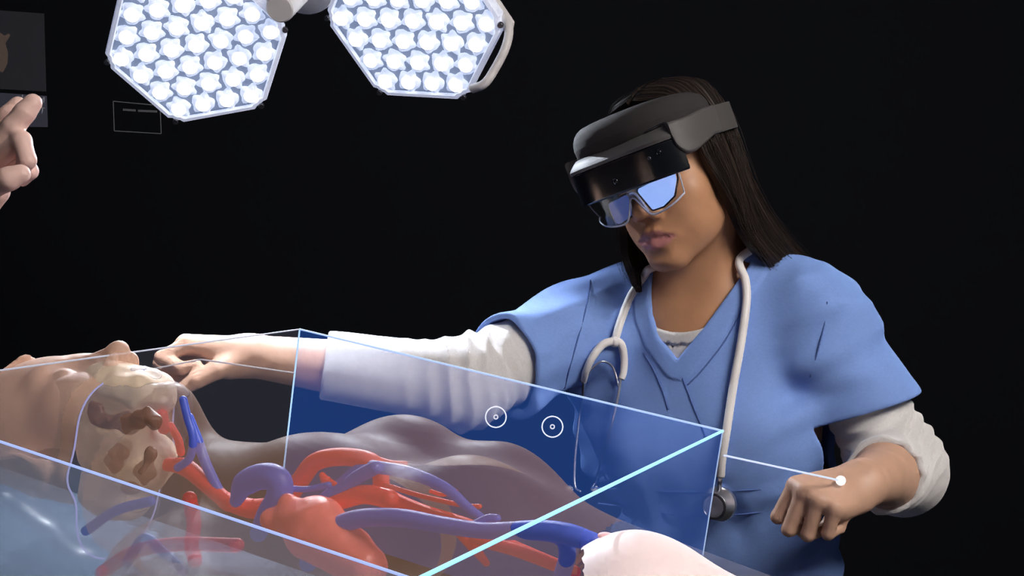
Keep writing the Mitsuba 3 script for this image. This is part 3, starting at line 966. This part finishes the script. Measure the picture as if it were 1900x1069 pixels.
mat('waveguide', base_color=rgb(.05, .08, .2), roughness=.12)
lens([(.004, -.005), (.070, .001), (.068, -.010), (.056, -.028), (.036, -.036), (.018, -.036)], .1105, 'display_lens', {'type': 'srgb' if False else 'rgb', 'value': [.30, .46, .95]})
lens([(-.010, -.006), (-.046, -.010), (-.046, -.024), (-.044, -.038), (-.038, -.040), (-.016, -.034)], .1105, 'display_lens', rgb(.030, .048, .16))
add('headset__nose_bridge', tube(curve([H(.112, .012, -.036), H(.1155, .004, -.010), H(.1155, -.006, -.010), H(.112, -.014, -.036)], 24), .0013, 8), 'clear_edge')
HO, HF, HS, HU, HR = _kept
tag('headset', 'dark grey mixed reality headset with a clear visor worn over long dark hair', 'headset')

# ------------------------------------------------------------------ stethoscope
def drape(pts, off=.006, n=60, f=scrub_outer):
    w = []
    for px, py, *z in pts:
        if z: w.append(P(px, py, z[0])); continue
        c = march(f, px, py)
        if (c - CAM) @ V(0, 0, 1) > 2.0: c = P(px, py, (w[-1] - CAM) @ V(0, 0, 1) + .004 if w else YZ)
        w.append(c + nrm(CAM - c) * off)
    return curve(w, n)


YZ = float((march(scrub_outer, 1120, 690) - CAM) @ V(0, 0, 1)) - .01
neckback = [H(-.05, -.060, -.115), H(-.085, 0, -.12), H(-.05, .062, -.115)]
lt = drape([(1141, 632), (1152, 595), (1170, 550), (1195, 512)], .008, 4)
rt = drape([(1383, 520), (1385, 560), (1376, 630), (1360, 720), (1348, 800), (1340, 850), (1337, 884)], .008, 7)
path = curve(np.vstack([lt, [P(1210, 497, 1.735)], neckback, [P(1372, 482, 1.70)], rt]), 160)
add('stethoscope__tubing', tube(path, .0056, 16), 'rubber_white', smooth=True)
for pts in ([(1141, 632), (1118, 640), (1098, 665), (1087, 690), (1083, 706)], [(1141, 632), (1153, 640), (1158, 665), (1157, 690), (1153, 704)]):
    add('stethoscope__yoke_tube', tube(drape(pts, .009, 24), np.linspace(.0058, .0046, 24), 14), 'rubber_white', smooth=True)
add('stethoscope__yoke_joint', sphere(drape([(1141, 634), (1140, 632)], .008, 2)[0], .0078, 3), 'rubber_white', smooth=True)
for pts in ([(1083, 704), (1082, 730), (1076, 770), (1069, 830), (1066, 880), (1068, 905), (1078, 913)], [(1152, 702), (1146, 740), (1135, 790), (1118, 850), (1106, 892), (1101, 905)]):
    k = add('stethoscope__ear_tube', tube(drape(pts, .010, 40), .0020, 12), 'chrome', smooth=True)
add('stethoscope__spring', tube(drape([(1085, 715), (1094, 690), (1110, 674), (1122, 671), (1136, 680), (1144, 700), (1149, 722)], .009, 30), .0015, 10), 'chrome', smooth=True)
for e, (x, y) in enumerate(((1057, 908), (1102, 908))):
    c = march(scrub_outer, x, y) + nrm(CAM - march(scrub_outer, x, y)) * .012
    add('stethoscope__ear_tip', lathe([(0, .007), (.004, .006), (.0066, .002), (.0068, -.002), (.005, -.007), (.002, -.009), (0, -.009)], c, V(.6 - 1.2 * e, .25, -.5), 24), 'rubber_white', smooth=True)
ch = march(scrub_outer, 1332, 936); cn = nrm(CAM - ch)
c0 = ch + cn * .020
ca = nrm(V(-.50, .05, -.80))
add('stethoscope__chestpiece_stem', tube(curve([path[-1], P(1336, 895, np.linalg.norm(path[-1] - CAM) * .985) * .0 + path[-1] + V(-.001, .008, 0), c0 + V(.002, -.020, 0), c0 + V(.001, -.010, 0)], 16), .0032, 12), 'chrome', smooth=True)
add('stethoscope__diaphragm', lathe([(0, -.012), (.018, -.012), (.0225, -.010), (.0235, -.0065), (.0225, -.003), (.016, .0005), (.009, .003), (0, .004)], c0, ca, 48), 'satin_steel', smooth=40)
add('stethoscope__bell', lathe([(.007, .001), (.008, .006), (.0125, .009), (.0165, .011), (.0172, .0135), (.0160, .0150), (.0140, .0145)], c0, ca, 44), 'satin_steel', smooth=40)
add('stethoscope__bell__rim', lathe([(.0140, .0146), (.0150, .0158), (.0166, .0156), (.0173, .0140), (.0168, .0125)], c0, ca, 44), 'dark_steel', smooth=40)
add('stethoscope__bell__membrane', lathe([(.0142, .0146), (.010, .0148), (0, .0142)], c0, ca, 44), 'satin_steel', smooth=True)
tag('stethoscope', 'white stethoscope hung around the neck over blue scrubs', 'stethoscope')

# seams of the scrub top
for pts in ([(1256, 668), (1266, 700), (1279, 735), (1292, 768), (1312, 815)], [(1276, 714), (1300, 690), (1340, 640), (1366, 596), (1380, 565)], [(1194, 655), (1212, 685), (1228, 722), (1240, 760)],
            [(1098, 905), (1160, 908), (1230, 912), (1290, 913), (1340, 912), (1400, 909), (1480, 905)], [(1110, 934), (1170, 942), (1230, 952), (1290, 957), (1340, 957), (1400, 952), (1470, 942)],
            [(1095, 520), (1090, 560), (1075, 620), (1058, 680), (1048, 720)], [(1535, 560), (1528, 610), (1515, 660), (1503, 700)]):
    add('person__scrub_top__seam', tube(drape(pts, .0007, 50), .0010, 8), 'seam_thread', smooth=True)

# ------------------------------------------------------------------ holograms: they give off their own light
E1, E2, E3 = nrm(V(.876, .178, -.447)), nrm(V(-.463, .055, -.885)), np.array([0, 0, 1.0])
E2 = nrm(E2 - E3 * E2[2]); E1 = np.cross(E3, E2)
BX, BY, BH = .27, .2965, .24
BO = P(556, 611, 1.55) + BX * E1 + BY * E2 - BH * E3
HB = np.stack([E1, E2, E3])             # rows, to measure along; HX is the right-handed set for boxes
HX = np.stack([E1, -E2, E3])


def D(a, b, c):
    """hologram axes: along the patient towards the feet, across towards the viewer, up"""
    return BO + a * E1 + b * E2 + c * E3


def Q(px, py, b):
    """the point of the lengthwise plane b on a line of sight"""
    d = P(px, py, 1) - CAM
    t = (b - (CAM - BO) @ E2) / (d @ E2)
    return CAM + d * t


def holo(key, color, opacity, **k):
    scene[key] = {'type': 'mask', 'opacity': opacity, 'bsdf': {'type': 'twosided', 'bsdf': {'type': 'principled', 'base_color': rgb(*color), 'roughness': k.pop('roughness', .5), **k}}}
    return key


def glow(r, g, b, w=.01):
    return {'type': 'area', 'radiance': rgb(r, g, b), 'sampling_weight': w}


holo('holo_skin', (.095, .048, .034), .33, sheen=.5, specular=.1)
holo('holo_face', (.60, .38, .28), .66, sheen=.6)
holo('holo_shell', (.22, .21, .26), .16, sheen=1.0, roughness=.25)
mat('holo_bone', base_color=rgb(.58, .45, .34), roughness=.7)
holo('holo_flesh', (.75, .60, .58), .93)
mat('holo_artery', base_color=rgb(.62, .045, .035), roughness=.45)
mat('holo_vein', base_color=rgb(.06, .09, .42), roughness=.45)
holo('holo_faint_artery', (.62, .05, .04), .3)
holo('holo_faint_vein', (.06, .09, .42), .3)
mat('holo_blush', base_color=rgb(.75, .42, .42), roughness=.6)
holo('holo_cavity', (.16, .075, .05), .70)
mat('holo_heart', base_color=rgb(.80, .20, .17), roughness=.35)
mat('holo_line', base_color=rgb(.1, .1, .1), roughness=.8)
holo('holo_back', (.02, .04, .10), .06)
holo('holo_side', (.05, .05, .06), .10)
holo('holo_front', (.10, .13, .17), .22)

# bounding box
cor = {(i, j, k): D(i * BX, j * BY, k * BH) for i in (-1, 1) for j in (-1, 1) for k in (0, 1)}


def sheet(pts, face):
    v = np.array(pts); m = trimesh.Trimesh(v, [[0, 1, 2], [0, 2, 3]], process=False)
    if m.face_normals[0] @ (np.asarray(face) - v.mean(0)) < 0: m.invert()
    return m


def boxface(f):
    return [c for key, c in cor.items() if f(*key)]


def quad(a, b, c, d): return [cor[a], cor[b], cor[c], cor[d]]


add('bounding_box__back_panel', sheet(quad((-1, -1, 0), (1, -1, 0), (1, -1, 1), (-1, -1, 1)), CAM), 'holo_back', smooth=False, emitter=glow(.008, .034, .150))
add('bounding_box__side_panel', sheet(quad((-1, -1, 0), (-1, 1, 0), (-1, 1, 1), (-1, -1, 1)), CAM), 'holo_side', smooth=False, emitter=glow(.012, .013, .018))
add('bounding_box__side_panel', sheet(quad((1, -1, 0), (1, 1, 0), (1, 1, 1), (1, -1, 1)), CAM), 'holo_side', smooth=False, emitter=glow(.004, .008, .020))
add('bounding_box__front_panel', sheet(quad((-1, 1, 0), (1, 1, 0), (1, 1, 1), (-1, 1, 1)), CAM), 'holo_front', smooth=False, emitter=glow(.040, .055, .082))
for a in cor:
    for ax in range(3):
        b = list(a)
        if a[ax] == 1 or (ax < 2 and a[2] == 0): continue
        b[ax] = 1; b = tuple(b)
        top = a[2] == 1 and b[2] == 1
        r = .0012
        L = (.42, .60, 1.0)
        if top and a[0] == b[0] == 1: L = (.40, .95, 1.6); r = .0016
        elif top and a[0] == b[0] == -1: L = (.40, .42, .52); r = .0009
        elif top and a[1] == b[1] == 1: L = (.40, .52, 1.1); r = .0011
        elif a[2] != b[2]: L = (.40, .68, 1.1) if a[0] == -1 else (.30, .42, .70); r = .0013 if a[0] == -1 else .0008
        add('bounding_box__edge', tube([cor[a], cor[b]], r, 8), 'holo_line', smooth=True, emitter=glow(*L))
tag('bounding_box', 'glowing blue wireframe box with translucent sides around the chest of the patient', 'hologram box')
add('guide_line', tube([P(262, 689, 1.40), P(372, 667, 1.40), P(546, 692, 1.48)], .0008, 8), 'holo_line', smooth=True, emitter=glow(.25, .25, .30))
tag('guide_line', 'thin pale guide line across the hand over the head of the patient', 'hologram line')

# patient: skin
KH = 1.037


def fh_local(q):
    q = np.asarray(q, np.float32)
    d = f_head((HO + q @ HR).astype(np.float32))
    return smin(d, ell(q, (-.045, 0, -.025), (.058, .062, .062)), .03)       # back of the head and nape


HLO = np.stack([E3, -E2, -E1])          # head axes of the patient: face up, crown towards -E1
PH = D(-.31, 0, .13)


def f_pt(p):
    q = (p - BO.astype(np.float32)) @ HB.T.astype(np.float32)
    d = ell(q, (.05, -.03, .085), (.24, .125, .118))
    d = smin(d, ell(q, (.03, -.090, .150), (.085, .052, .080)), .035)
    d = smin(d, ell(q, (.000, .000, .140), (.095, .060, .076)), .035)
    d = smin(d, ell(q, (.150, .004, .140), (.080, .060, .096)), .035)
    d = smin(d, ell(q, (.130, -.090, .140), (.075, .050, .088)), .03)
    d = smin(d, cone(q, (.20, -.03, .10), (.42, -.04, .09), .105, .095), .05)
    d = smin(d, cone(q, (-.10, -.02, .09), (-.24, 0, .115), .075, .070), .04)
    d = smin(d, ell(q, (-.207, -.005, .150), (.036, .050, .074)), .03)
    d = smin(d, cone(q, (-.08, .10, .07), (-.03, .17, .06), .07, .062), .04)       # near shoulder
    d = smin(d, cone(q, (-.03, .17, .06), (.16, .215, .03), .060, .045), .03)      # upper arm
    d = smin(d, cone(q, (-.08, -.13, .08), (-.03, -.19, .07), .065, .06), .04)
    return d


skin = sculpt(f_pt, *bounds([D(-.3, -.27, -.06), D(-.3, .27, .3), D(.55, -.27, -.06), D(.55, .27, .3)], .01), .0045)
loc = (np.asarray(skin.vertices) - BO) @ HB.T
fk = skin.faces[(loc[skin.faces][:, :, 0] < .272).all(1) & (loc[skin.faces][:, :, 0] > -.235).all(1)]
add('holographic_patient__torso_skin', trimesh.Trimesh(skin.vertices, fk, process=False), 'holo_skin', smooth=True, emitter=glow(.094, .055, .038))
fk = skin.faces[(loc[skin.faces][:, :, 0] >= .268).any(1)]
add('holographic_patient__hip_skin', trimesh.Trimesh(skin.vertices, fk, process=False), 'holo_shell', smooth=True, emitter=glow(.010, .012, .020))

head = sculpt(lambda q: fh_local(q), (-.13, -.105, -.14), (.14, .105, .145), .0026)
hv = np.asarray(head.vertices)
place = lambda v: PH + (v * KH) @ HLO
cutp = -.056                                     # cut through nose and ears
solid = trimesh.Trimesh(place(hv), head.faces[(hv[head.faces][:, :, 2] > cutp).all(1) & (hv[head.faces][:, :, 0] > -.032).all(1)], process=False)
add('holographic_patient__face_skin', solid, 'holo_face', smooth=True, emitter=glow(.066, .042, .032))
rest = trimesh.Trimesh(place(hv), head.faces[(hv[head.faces][:, :, 2] <= cutp).any(1) | (hv[head.faces][:, :, 0] <= -.032).any(1)], process=False)
add('holographic_patient__head_shell', rest, 'holo_shell', smooth=True, emitter=glow(.007, .008, .016))


cut_ring = []
for a in np.linspace(-3.0, 3.0, 120):
    r = np.linspace(.02, .14, 400)
    pts = np.stack([.0 + r * math.cos(a), r * math.sin(a), np.full(400, cutp)], 1)
    ins = fh_local(pts)
    cut_ring.append(pts[np.argmax(ins > 0)])
add('holographic_patient__face_skin__cut_edge', tube(place(np.array(cut_ring)), .0010, 8), 'holo_line', smooth=True, emitter=glow(.26, .25, .50))


def f_skull(p):
    q = (p - BO.astype(np.float32)) @ HB.T.astype(np.float32)

    def at(x, y, b=0.0): return HB @ (Q(x, y, b) - BO)
    d = ell(q, at(236, 712), (.040, .040, .021))                       # upper jaw
    d = smin(d, ell(q, at(282, 735), (.020, .030, .020)), .014)
    d = smin(d, ell(q, at(190, 722), (.020, .036, .020)), .014)
    d = smin(d, ell(q, at(250, 850), (.042, .040, .033)), .012)        # lower jaw
    d = smin(d, ell(q, at(200, 830), (.026, .036, .024)), .012)
    d = smin(d, ell(q, at(230, 775), (.036, .026, .032)), .012)        # between the jaws
    d = smin(d, ell(q, at(215, 915), (.040, .034, .026)), .02)
    for x, y in ((166, 752), (163, 776), (170, 800), (178, 742), (172, 825)):
        d = smin(d, ell(q, at(x, y, .012), (.011, .016, .0105)), .004)
    for x, y in ((190, 778), (232, 782), (272, 776)):
        d = smax(d, -ell(q, at(x, y, .026), (.0150, .030, .0130)), .005)
    d = smax(d, -ell(q, at(214, 852, .034), (.012, .026, .015)), .005)
    d = smax(d, -ell(q, at(268, 866, .036), (.013, .022, .018)), .006)
    d = smax(d, -ell(q, at(275, 728, .033), (.0035, .008, .0035)), .003)
    return d + .006 * (meshkit.noise(q * np.float32(62), seed=6) - .5)


skull = sculpt(f_skull, *bounds([D(-.40, -.1, 0), D(-.15, .1, .27)], .01), .0026)
add('holographic_patient__skull', skull, 'holo_bone', smooth=True, emitter=glow(.085, .066, .047))


def f_curls(q):
    q = np.asarray(q, np.float32)
    d = fh_local(q) - .006 + .016 * (meshkit.noise(q * np.float32(38), seed=11) - .5)
    return np.maximum(d, np.maximum(.088 - q[:, 2] + .15 * np.abs(q[:, 1]), -.030 - q[:, 0]))


curls = sculpt(f_curls, (-.13, -.11, .05), (.14, .11, .165), .0028)
add('holographic_patient__hair', trimesh.Trimesh(place(np.asarray(curls.vertices)), curls.faces, process=False), 'holo_face', smooth=True, emitter=glow(.050, .030, .022))


def f_cavity(p):
    q = (p - BO.astype(np.float32)) @ HB.T.astype(np.float32)

    def at(x, y, b): return HB @ (Q(x, y, b) - BO)
    up = [((193, 778), (.018, .008, .0085)), ((222, 786), (.012, .007, .007)), ((244, 781), (.018, .008, .0095)), ((282, 776), (.013, .007, .007)), ((178, 764), (.007, .006, .006))]
    lw = [((212, 858), (.009, .007, .013)), ((222, 838), (.009, .006, .006)), ((268, 876), (.010, .007, .015)), ((277, 850), (.006, .006, .010)), ((240, 905), (.013, .006, .005))]
    d = None
    for (x, y), r in up: e = ell(q, at(x, y, .040), r); d = e if d is None else smin(d, e, .010)
    for (x, y), r in lw: d = smin(d, ell(q, at(x, y, .043), r), .004)
    return d + .009 * (meshkit.noise(q * np.float32(95), seed=5) - .5)


cav = sculpt(f_cavity, *bounds([Q(150, 740, .04), Q(320, 930, .05), Q(150, 930, .03)], .03), .0016)
add('holographic_patient__skull__cavity', cav, 'holo_cavity', smooth=True, emitter=glow(.040, .020, .013))


def f_hip(p):
    q = (p - BO.astype(np.float32)) @ HB.T.astype(np.float32)
    d = ell(q, (.325, .045, .110), (.075, .085, .112))
    d = smin(d, cone(q, (.33, .04, .115), (.62, .02, .10), .094, .088), .03)
    d = smin(d, cone(q, (.30, .075, .12), (.50, .12, .05), .055, .05), .02)
    return d + .002 * (meshkit.noise(q * np.float32(30), seed=1) - .5)


add('holographic_patient__thigh', sculpt(f_hip, *bounds([D(.22, -.1, -.02), D(.74, .2, .25)], .02), .004), 'holo_flesh', smooth=True, emitter=glow(.22, .19, .20))
add('holographic_patient__thigh__spot', sphere(march(f_hip, 1126, 992, .7, 1.4) - E3 * .0015, .0055, 3, (1.3, 1, .55)), 'holo_blush', smooth=True, emitter=glow(.24, .14, .15))


def f_heart(p):
    q = (p - Q(620, 1005, .03).astype(np.float32)) @ HB.T.astype(np.float32)
    d = cone(q, (-.02, 0, .006), (.038, .004, -.012), .030, .020)
    d = smin(d, ell(q, (-.045, .0, .010), (.020, .020, .015)), .012)
    d = smin(d, cone(q, (-.055, 0, .022), (-.04, 0, .010), .007, .010), .008)
    d = smin(d, ell(q, (-.064, .006, .004), (.012, .012, .010)), .006)
    return d + .003 * (meshkit.noise(q * np.float32(70), seed=2) - .5)


hc = Q(620, 1005, .03)
add('holographic_patient__heart', sculpt(f_heart, hc - .12, hc + .12, .0022), 'holo_heart', smooth=True, emitter=glow(.16, .025, .02))
VEINS = [([(350, 775), (366, 815), (384, 865), (418, 935)], .0, .0050), ([(330, 868), (352, 850), (358, 812), (348, 775), (340, 742)], .01, .0040), ([(438, 930), (455, 898), (490, 884), (516, 892), (518, 920), (496, 955), (480, 990)], .02, (.006, .012, .0125, .0125, .012, .010, .008)),
         ([(540, 968), (600, 934), (660, 888), (696, 868)], .0, .0065), ([(585, 938), (635, 895), (662, 872), (692, 866)], -.02, .0048), ([(692, 866), (760, 878), (825, 905), (872, 945), (905, 968)], -.01, (.006, .0058, .005, .004, .003)),
         ([(572, 1045), (604, 992), (660, 964), (740, 961), (820, 974), (900, 985), (1000, 984), (1055, 992), (1100, 1006)], .035, (.008, .0085, .0085, .008, .0072, .0068, .0085, .009, .0078)), ([(1010, 985), (1044, 1000), (1052, 1030), (1042, 1069)], .03, .0070), ([(878, 975), (905, 962), (922, 962)], .02, .0035),
         ([(235, 1045), (268, 1000), (300, 1022), (340, 1060)], .16, .0045), ([(160, 985), (215, 948), (280, 930)], .03, .0050), ([(520, 905), (570, 908), (610, 900)], .0, .003)]
ARTERIES = [([(420, 930), (470, 944), (520, 935), (555, 895), (585, 858), (635, 848), (685, 856), (705, 878), (715, 918), (775, 950), (865, 978), (940, 1010), (1050, 1055)], -.025, (.009, .010, .010, .009, .0088, .0086, .0085, .008, .008, .0085, .008, .006, .005)),
            ([(688, 856), (725, 862), (752, 861)], -.03, (.006, .004, .0025)), ([(500, 948), (560, 946), (620, 932), (675, 918), (722, 926)], .0, .0088), ([(534, 945), (545, 960), (548, 985)], .02, .007), ([(852, 982), (876, 1012), (902, 1045)], .02, (.006, .005, .003)), ([(880, 1000), (960, 1022), (1065, 1062)], .02, .0055),
            ([(598, 882), (606, 893), (622, 898)], -.01, (.003, .005, .002)), ([(305, 862), (345, 868), (390, 905), (425, 935)], .0, (.006, .009, .008, .008)), ([(316, 790), (330, 815), (336, 840)], -.01, .004), ([(300, 770), (304, 795)], .0, .006), ([(190, 1062), (250, 1024), (330, 1010), (440, 1012)], .16, .006), ([(352, 925), (360, 970), (356, 1010), (362, 1040)], .15, .006), ([(640, 925), (650, 890), (690, 860)], -.03, .003), ([(715, 900), (780, 920), (860, 938), (890, 940)], -.02, .0022), ([(800, 912), (822, 918), (846, 912)], -.04, .002)]
for nm, lst, L in (('vein', VEINS, (.016, .026, .13)), ('artery', ARTERIES, (.19, .012, .010))):
    for pts, b, r in lst:
        c = curve([Q(x, y, b) for x, y in pts], 12 * len(pts))
        rr = np.interp(np.linspace(0, 1, len(c)), np.linspace(0, 1, len(pts)), np.broadcast_to(r, (len(pts),)))
        far = b > .1        # the fainter vessels of the near arm
        add(f'holographic_patient__{nm}', cat(tube(c, rr, 16, cap=False), sphere(c[0], rr[0], 2), sphere(c[-1], rr[-1], 2)), f'holo_faint_{nm}' if far else f'holo_{nm}', smooth=True, emitter=glow(*(np.array(L) * (.25 if far else 1))))
tag('holographic_patient', 'translucent glowing patient lying on the table with red and blue vessels', 'hologram patient')
labels['holographic_patient__thigh'] = {'label': 'bright pale pink thigh'}
labels['holographic_patient__heart'] = {'label': 'pink red heart'}

# operating table under the patient
tc = D(.02, -.02, -.080)
add('operating_table__mattress', boxm(tc, HX, (.95, .27, .035), .015), 'table_sheet', smooth=False)
add('operating_table__frame', boxm(tc - E3 * .06, HX, (.93, .25, .02), .006), 'dark_steel', smooth=False)
add('operating_table__column', boxm(np.array([tc[0], tc[1], (tc[2] - .08) / 2]), HX, (.16, .12, (tc[2] - .08) / 2), .02), 'dark_steel', smooth=False)
add('operating_table__base', boxm(np.array([tc[0], tc[1], .05]), HX, (.42, .24, .05), .02), 'dark_steel', smooth=False)
tag('operating_table', 'operating table with a pale blue mattress under the glowing patient', 'operating table')

# cursor rings, pointer
def ring(c, n, R, r, seg=64):
    a = np.linspace(0, 2 * np.pi, seg + 1)
    x = nrm(np.cross(n, [0, 0, 1])); y = np.cross(n, x)
    return tube(c + R * (np.cos(a)[:, None] * x + np.sin(a)[:, None] * y), r, 8, cap=False)


for i, (x, y) in enumerate(((920, 774), (1025, 792))):
    c = Q(x, y, -BY + .01); z = np.linalg.norm(c - CAM)
    k = 'gaze_cursor' if i == 0 else 'gaze_cursor_001'
    n = nrm(CAM - c)
    add(f'{k}__ring', ring(c, n, 19 / FPX * z, .00075), 'holo_line', smooth=True, emitter=glow(.75, .80, .95))
    add(f'{k}__dot', ring(c, n, 3.6 / FPX * z, .00075, 24), 'holo_line', smooth=True, emitter=glow(.62, .62, .75))
    tag(k, ('white ring cursor nearer the grey sleeve', 'white ring cursor nearer the stethoscope')[i], 'cursor', 'white ring cursors')
pe = march(f_body, 1560, 892); pe = pe + nrm(CAM - pe) * .012
add('pointer_ray__line', tube([Q(1343, 845, -BY), pe], .0011, 8), 'holo_line', smooth=True, emitter=glow(.62, .72, 1.0))
add('pointer_ray__dot', sphere(pe, .0056, 3), 'holo_line', smooth=True, emitter=glow(1.0, .97, .98))
tag('pointer_ray', 'pale pointer line from the box to a white dot on the clenched fist', 'pointer')

# floating panels, seen from behind
def panel_axes(z, slope=.10):
    x = nrm(V(1, slope, .0)); n = nrm(V(0, 0, -1) - x * (V(0, 0, -1) @ x)); return x, np.cross(n, x), n


holo('holo_panel', (.05, .05, .06), .25)
px_, py_, pn_ = panel_axes(1.5)
def pq(x, y, z=1.5): return P(x, y, z)
add('picture_panel__screen', sheet([pq(-90, 13), pq(82, 25), pq(86, 170), pq(-90, 160)], CAM), 'holo_panel', smooth=False, emitter=glow(.0065, .0065, .008))
hs = np.array([pq(x, y, 1.492) for x, y in ((-14, 62), (0, 60), (8, 66), (17, 62), (19, 66), (12, 72), (10, 80), (15, 98), (14, 118), (6, 134), (-14, 130))])
hm = trimesh.Trimesh(np.vstack([hs, hs.mean(0)]), [[i, (i + 1) % len(hs), len(hs)] for i in range(len(hs))], process=False)
if hm.face_normals[0] @ (CAM - hs[0]) < 0: hm.invert()
add('picture_panel__organ_picture', hm, 'holo_panel', smooth=False, emitter=glow(.045, .026, .016))
tag('picture_panel', 'faint floating grey picture panel above the caption at the pointing hand', 'hologram panel')
add('caption_panel__screen', sheet([pq(-90, 166), pq(87, 178), pq(89, 236), pq(-90, 233)], CAM), 'holo_panel', smooth=False, emitter=glow(.020, .020, .030))


def mirrored(text, x, y, z, hpx, L, key):
    """lettering on a pane, seen from its back: it runs to the left"""
    m = meshkit.text_mesh(text, hpx / FPX * z, .0006)
    v = np.asarray(m.vertices)
    m.vertices = P(x, y, z) - v[:, :1] * px_ * 1.0 + v[:, 1:2] * py_ + v[:, 2:] * pn_
    m.invert()
    add(key, m, 'holo_line', smooth=False, emitter=glow(*L))


mirrored('Models', 83, 191, 1.495, 11, (.06, .06, .075), 'caption_panel__lettering')
mirrored('Treatment', 83, 211, 1.495, 11, (.06, .06, .075), 'caption_panel__lettering')
tag('caption_panel', 'faint floating grey caption panel with reversed lettering behind the pointing fingers', 'hologram panel')
fr = [P(210, 188, 3.0), P(297, 196, 3.0), P(299, 248, 3.0), P(212, 243, 3.0)]
for i in range(4):
    add('outline_panel__border', tube([fr[i], fr[(i + 1) % 4]], .0012, 6), 'holo_line', smooth=True, emitter=glow(.028, .028, .034))
for x0, x1, y in ((228, 252, 204), (256, 292, 206)):
    m = sheet([P(x0, y - 2.5, 3.0), P(x1, y - 1, 3.0), P(x1, y + 3, 3.0), P(x0, y + 1.5, 3.0)], CAM)
    add('outline_panel__word', m, 'holo_line', smooth=False, emitter=glow(.020, .020, .027))
tag('outline_panel', 'faint outlined panel half hidden under the left lamp', 'hologram panel')

# ------------------------------------------------------------------ second person, outside the frame but for the pointing hand
W2 = P(-85, 425, 1.268)


def pointing():
    J = [[(-20, 287, 1.245), (24, 236, 1.238), (46, 209, 1.238), (61, 191, 1.240)], [(-42, 282, 1.270), (-4, 238, 1.270), (17, 214, 1.270), (33, 196, 1.272)],
         [(-22, 302, 1.250), (40, 261, 1.232), (50, 297, 1.226), (40, 316, 1.240)], [(-25, 325, 1.262), (46, 296, 1.256), (56, 318, 1.256), (42, 334, 1.262)]]
    rr = [(.0120, .0110, .0104, .0090), (.0118, .0108, .0102, .0090), (.0106, .0096, .0088, .0074), (.0096, .0086, .0078, .0066)]
    f = [[(P(*c[k]), P(*c[k + 1]), rr[i][k], rr[i][k + 1]) for k in range(3)] for i, c in enumerate(J)]
    t = [P(-52, 372, 1.222), P(-14, 343, 1.200), (P(16, 332, 1.194)), P(38, 323, 1.196)]
    f.append([(t[0], t[1], .0155, .0122), (t[1], t[2], .0122, .0112), (t[2], t[3], .0112, .0092)])
    palm = [(W2, P(-20, 290, 1.247), .022, .0125), (W2, P(-42, 285, 1.275), .022, .0128), (W2, P(-22, 304, 1.257), .022, .0125), (W2, P(-25, 326, 1.264), .022, .012),
            (W2, P(-12, 352, 1.252), .022, .016), (W2, P(-60, 350, 1.26), .022, .02)]
    return dict(palm=palm, fingers=f, nails=[], thumb=(t[3], nrm(t[3] - t[2])), wrist=W2, d=nrm(P(-20, 300, 1.255) - W2))


HH2 = pointing()
EL2 = W2 + V(-.20, .14, .05); SH2 = EL2 + V(-.20, -.20, .12)


def f_two(p):
    d = cone(p, W2, W2 + (EL2 - W2) * .6, .027, .040)
    d = smin(d, cone(p, W2 + (EL2 - W2) * .6, EL2, .040, .042), .02)
    d = smin(d, f_hand(p, HH2), .012)
    d = smin(d, cone(p, EL2, SH2, .044, .056), .02)
    c = SH2 + V(-.30, .10, .20)
    d = smin(d, ell(p, c, (.19, .13, .30)), .06)
    d = smin(d, ell(p, c + np.array([0, 0, -.42]), (.17, .13, .30)), .06)
    d = smin(d, cone(p, c + np.array([0, 0, .24]), c + np.array([0, 0, .42]), .06, .055), .05)
    return smin(d, ell(p, c + np.array([.01, 0, .50]), (.085, .085, .125)), .03)


c2 = SH2 + V(-.30, .10, .20)
two = sculpt(f_two, *bounds([W2 + V(.16, -.16, 0), W2 + V(.05, 0, -.12), W2 + V(.1, -.2, .1), c2 + np.array([-.25, -.2, -.75]), c2 + np.array([.2, .2, .68])], .03), .0032)
v2 = np.asarray(two.vertices, np.float32)
col2 = np.tile([.74, .50, .44], (len(v2), 1)) * (.92 + .16 * meshkit.fbm(v2 * 60, 3, seed=8)[:, None])
scene['person_001__body'] = mikit.ply(two, 'skin', smooth=True, color=col2)
mat('dark_cloth', base_color=rgb(.012, .016, .03), roughness=.95)


def f_coat(p):
    c = c2
    d = ell(p, c, (.205, .145, .315))
    d = smin(d, ell(p, c + np.array([0, 0, -.45]), (.19, .15, .33)), .06)
    d = smin(d, cone(p, EL2 + (W2 - EL2) * .55, EL2, .046, .054), .03)
    d = smin(d, cone(p, EL2, SH2, .056, .072), .03)
    return d + .004 * (meshkit.noise(p * np.float32(24), seed=3) - .5)


add('person_001__gown', sculpt(f_coat, *bounds([EL2 + (W2 - EL2) * .6, c2 + np.array([-.28, -.24, -.8]), c2 + np.array([.25, .24, .36]), SH2], .06), .007), 'dark_cloth', smooth=True)
tag('person_001', 'hand of a second person pointing two fingers at the floating caption', 'person')
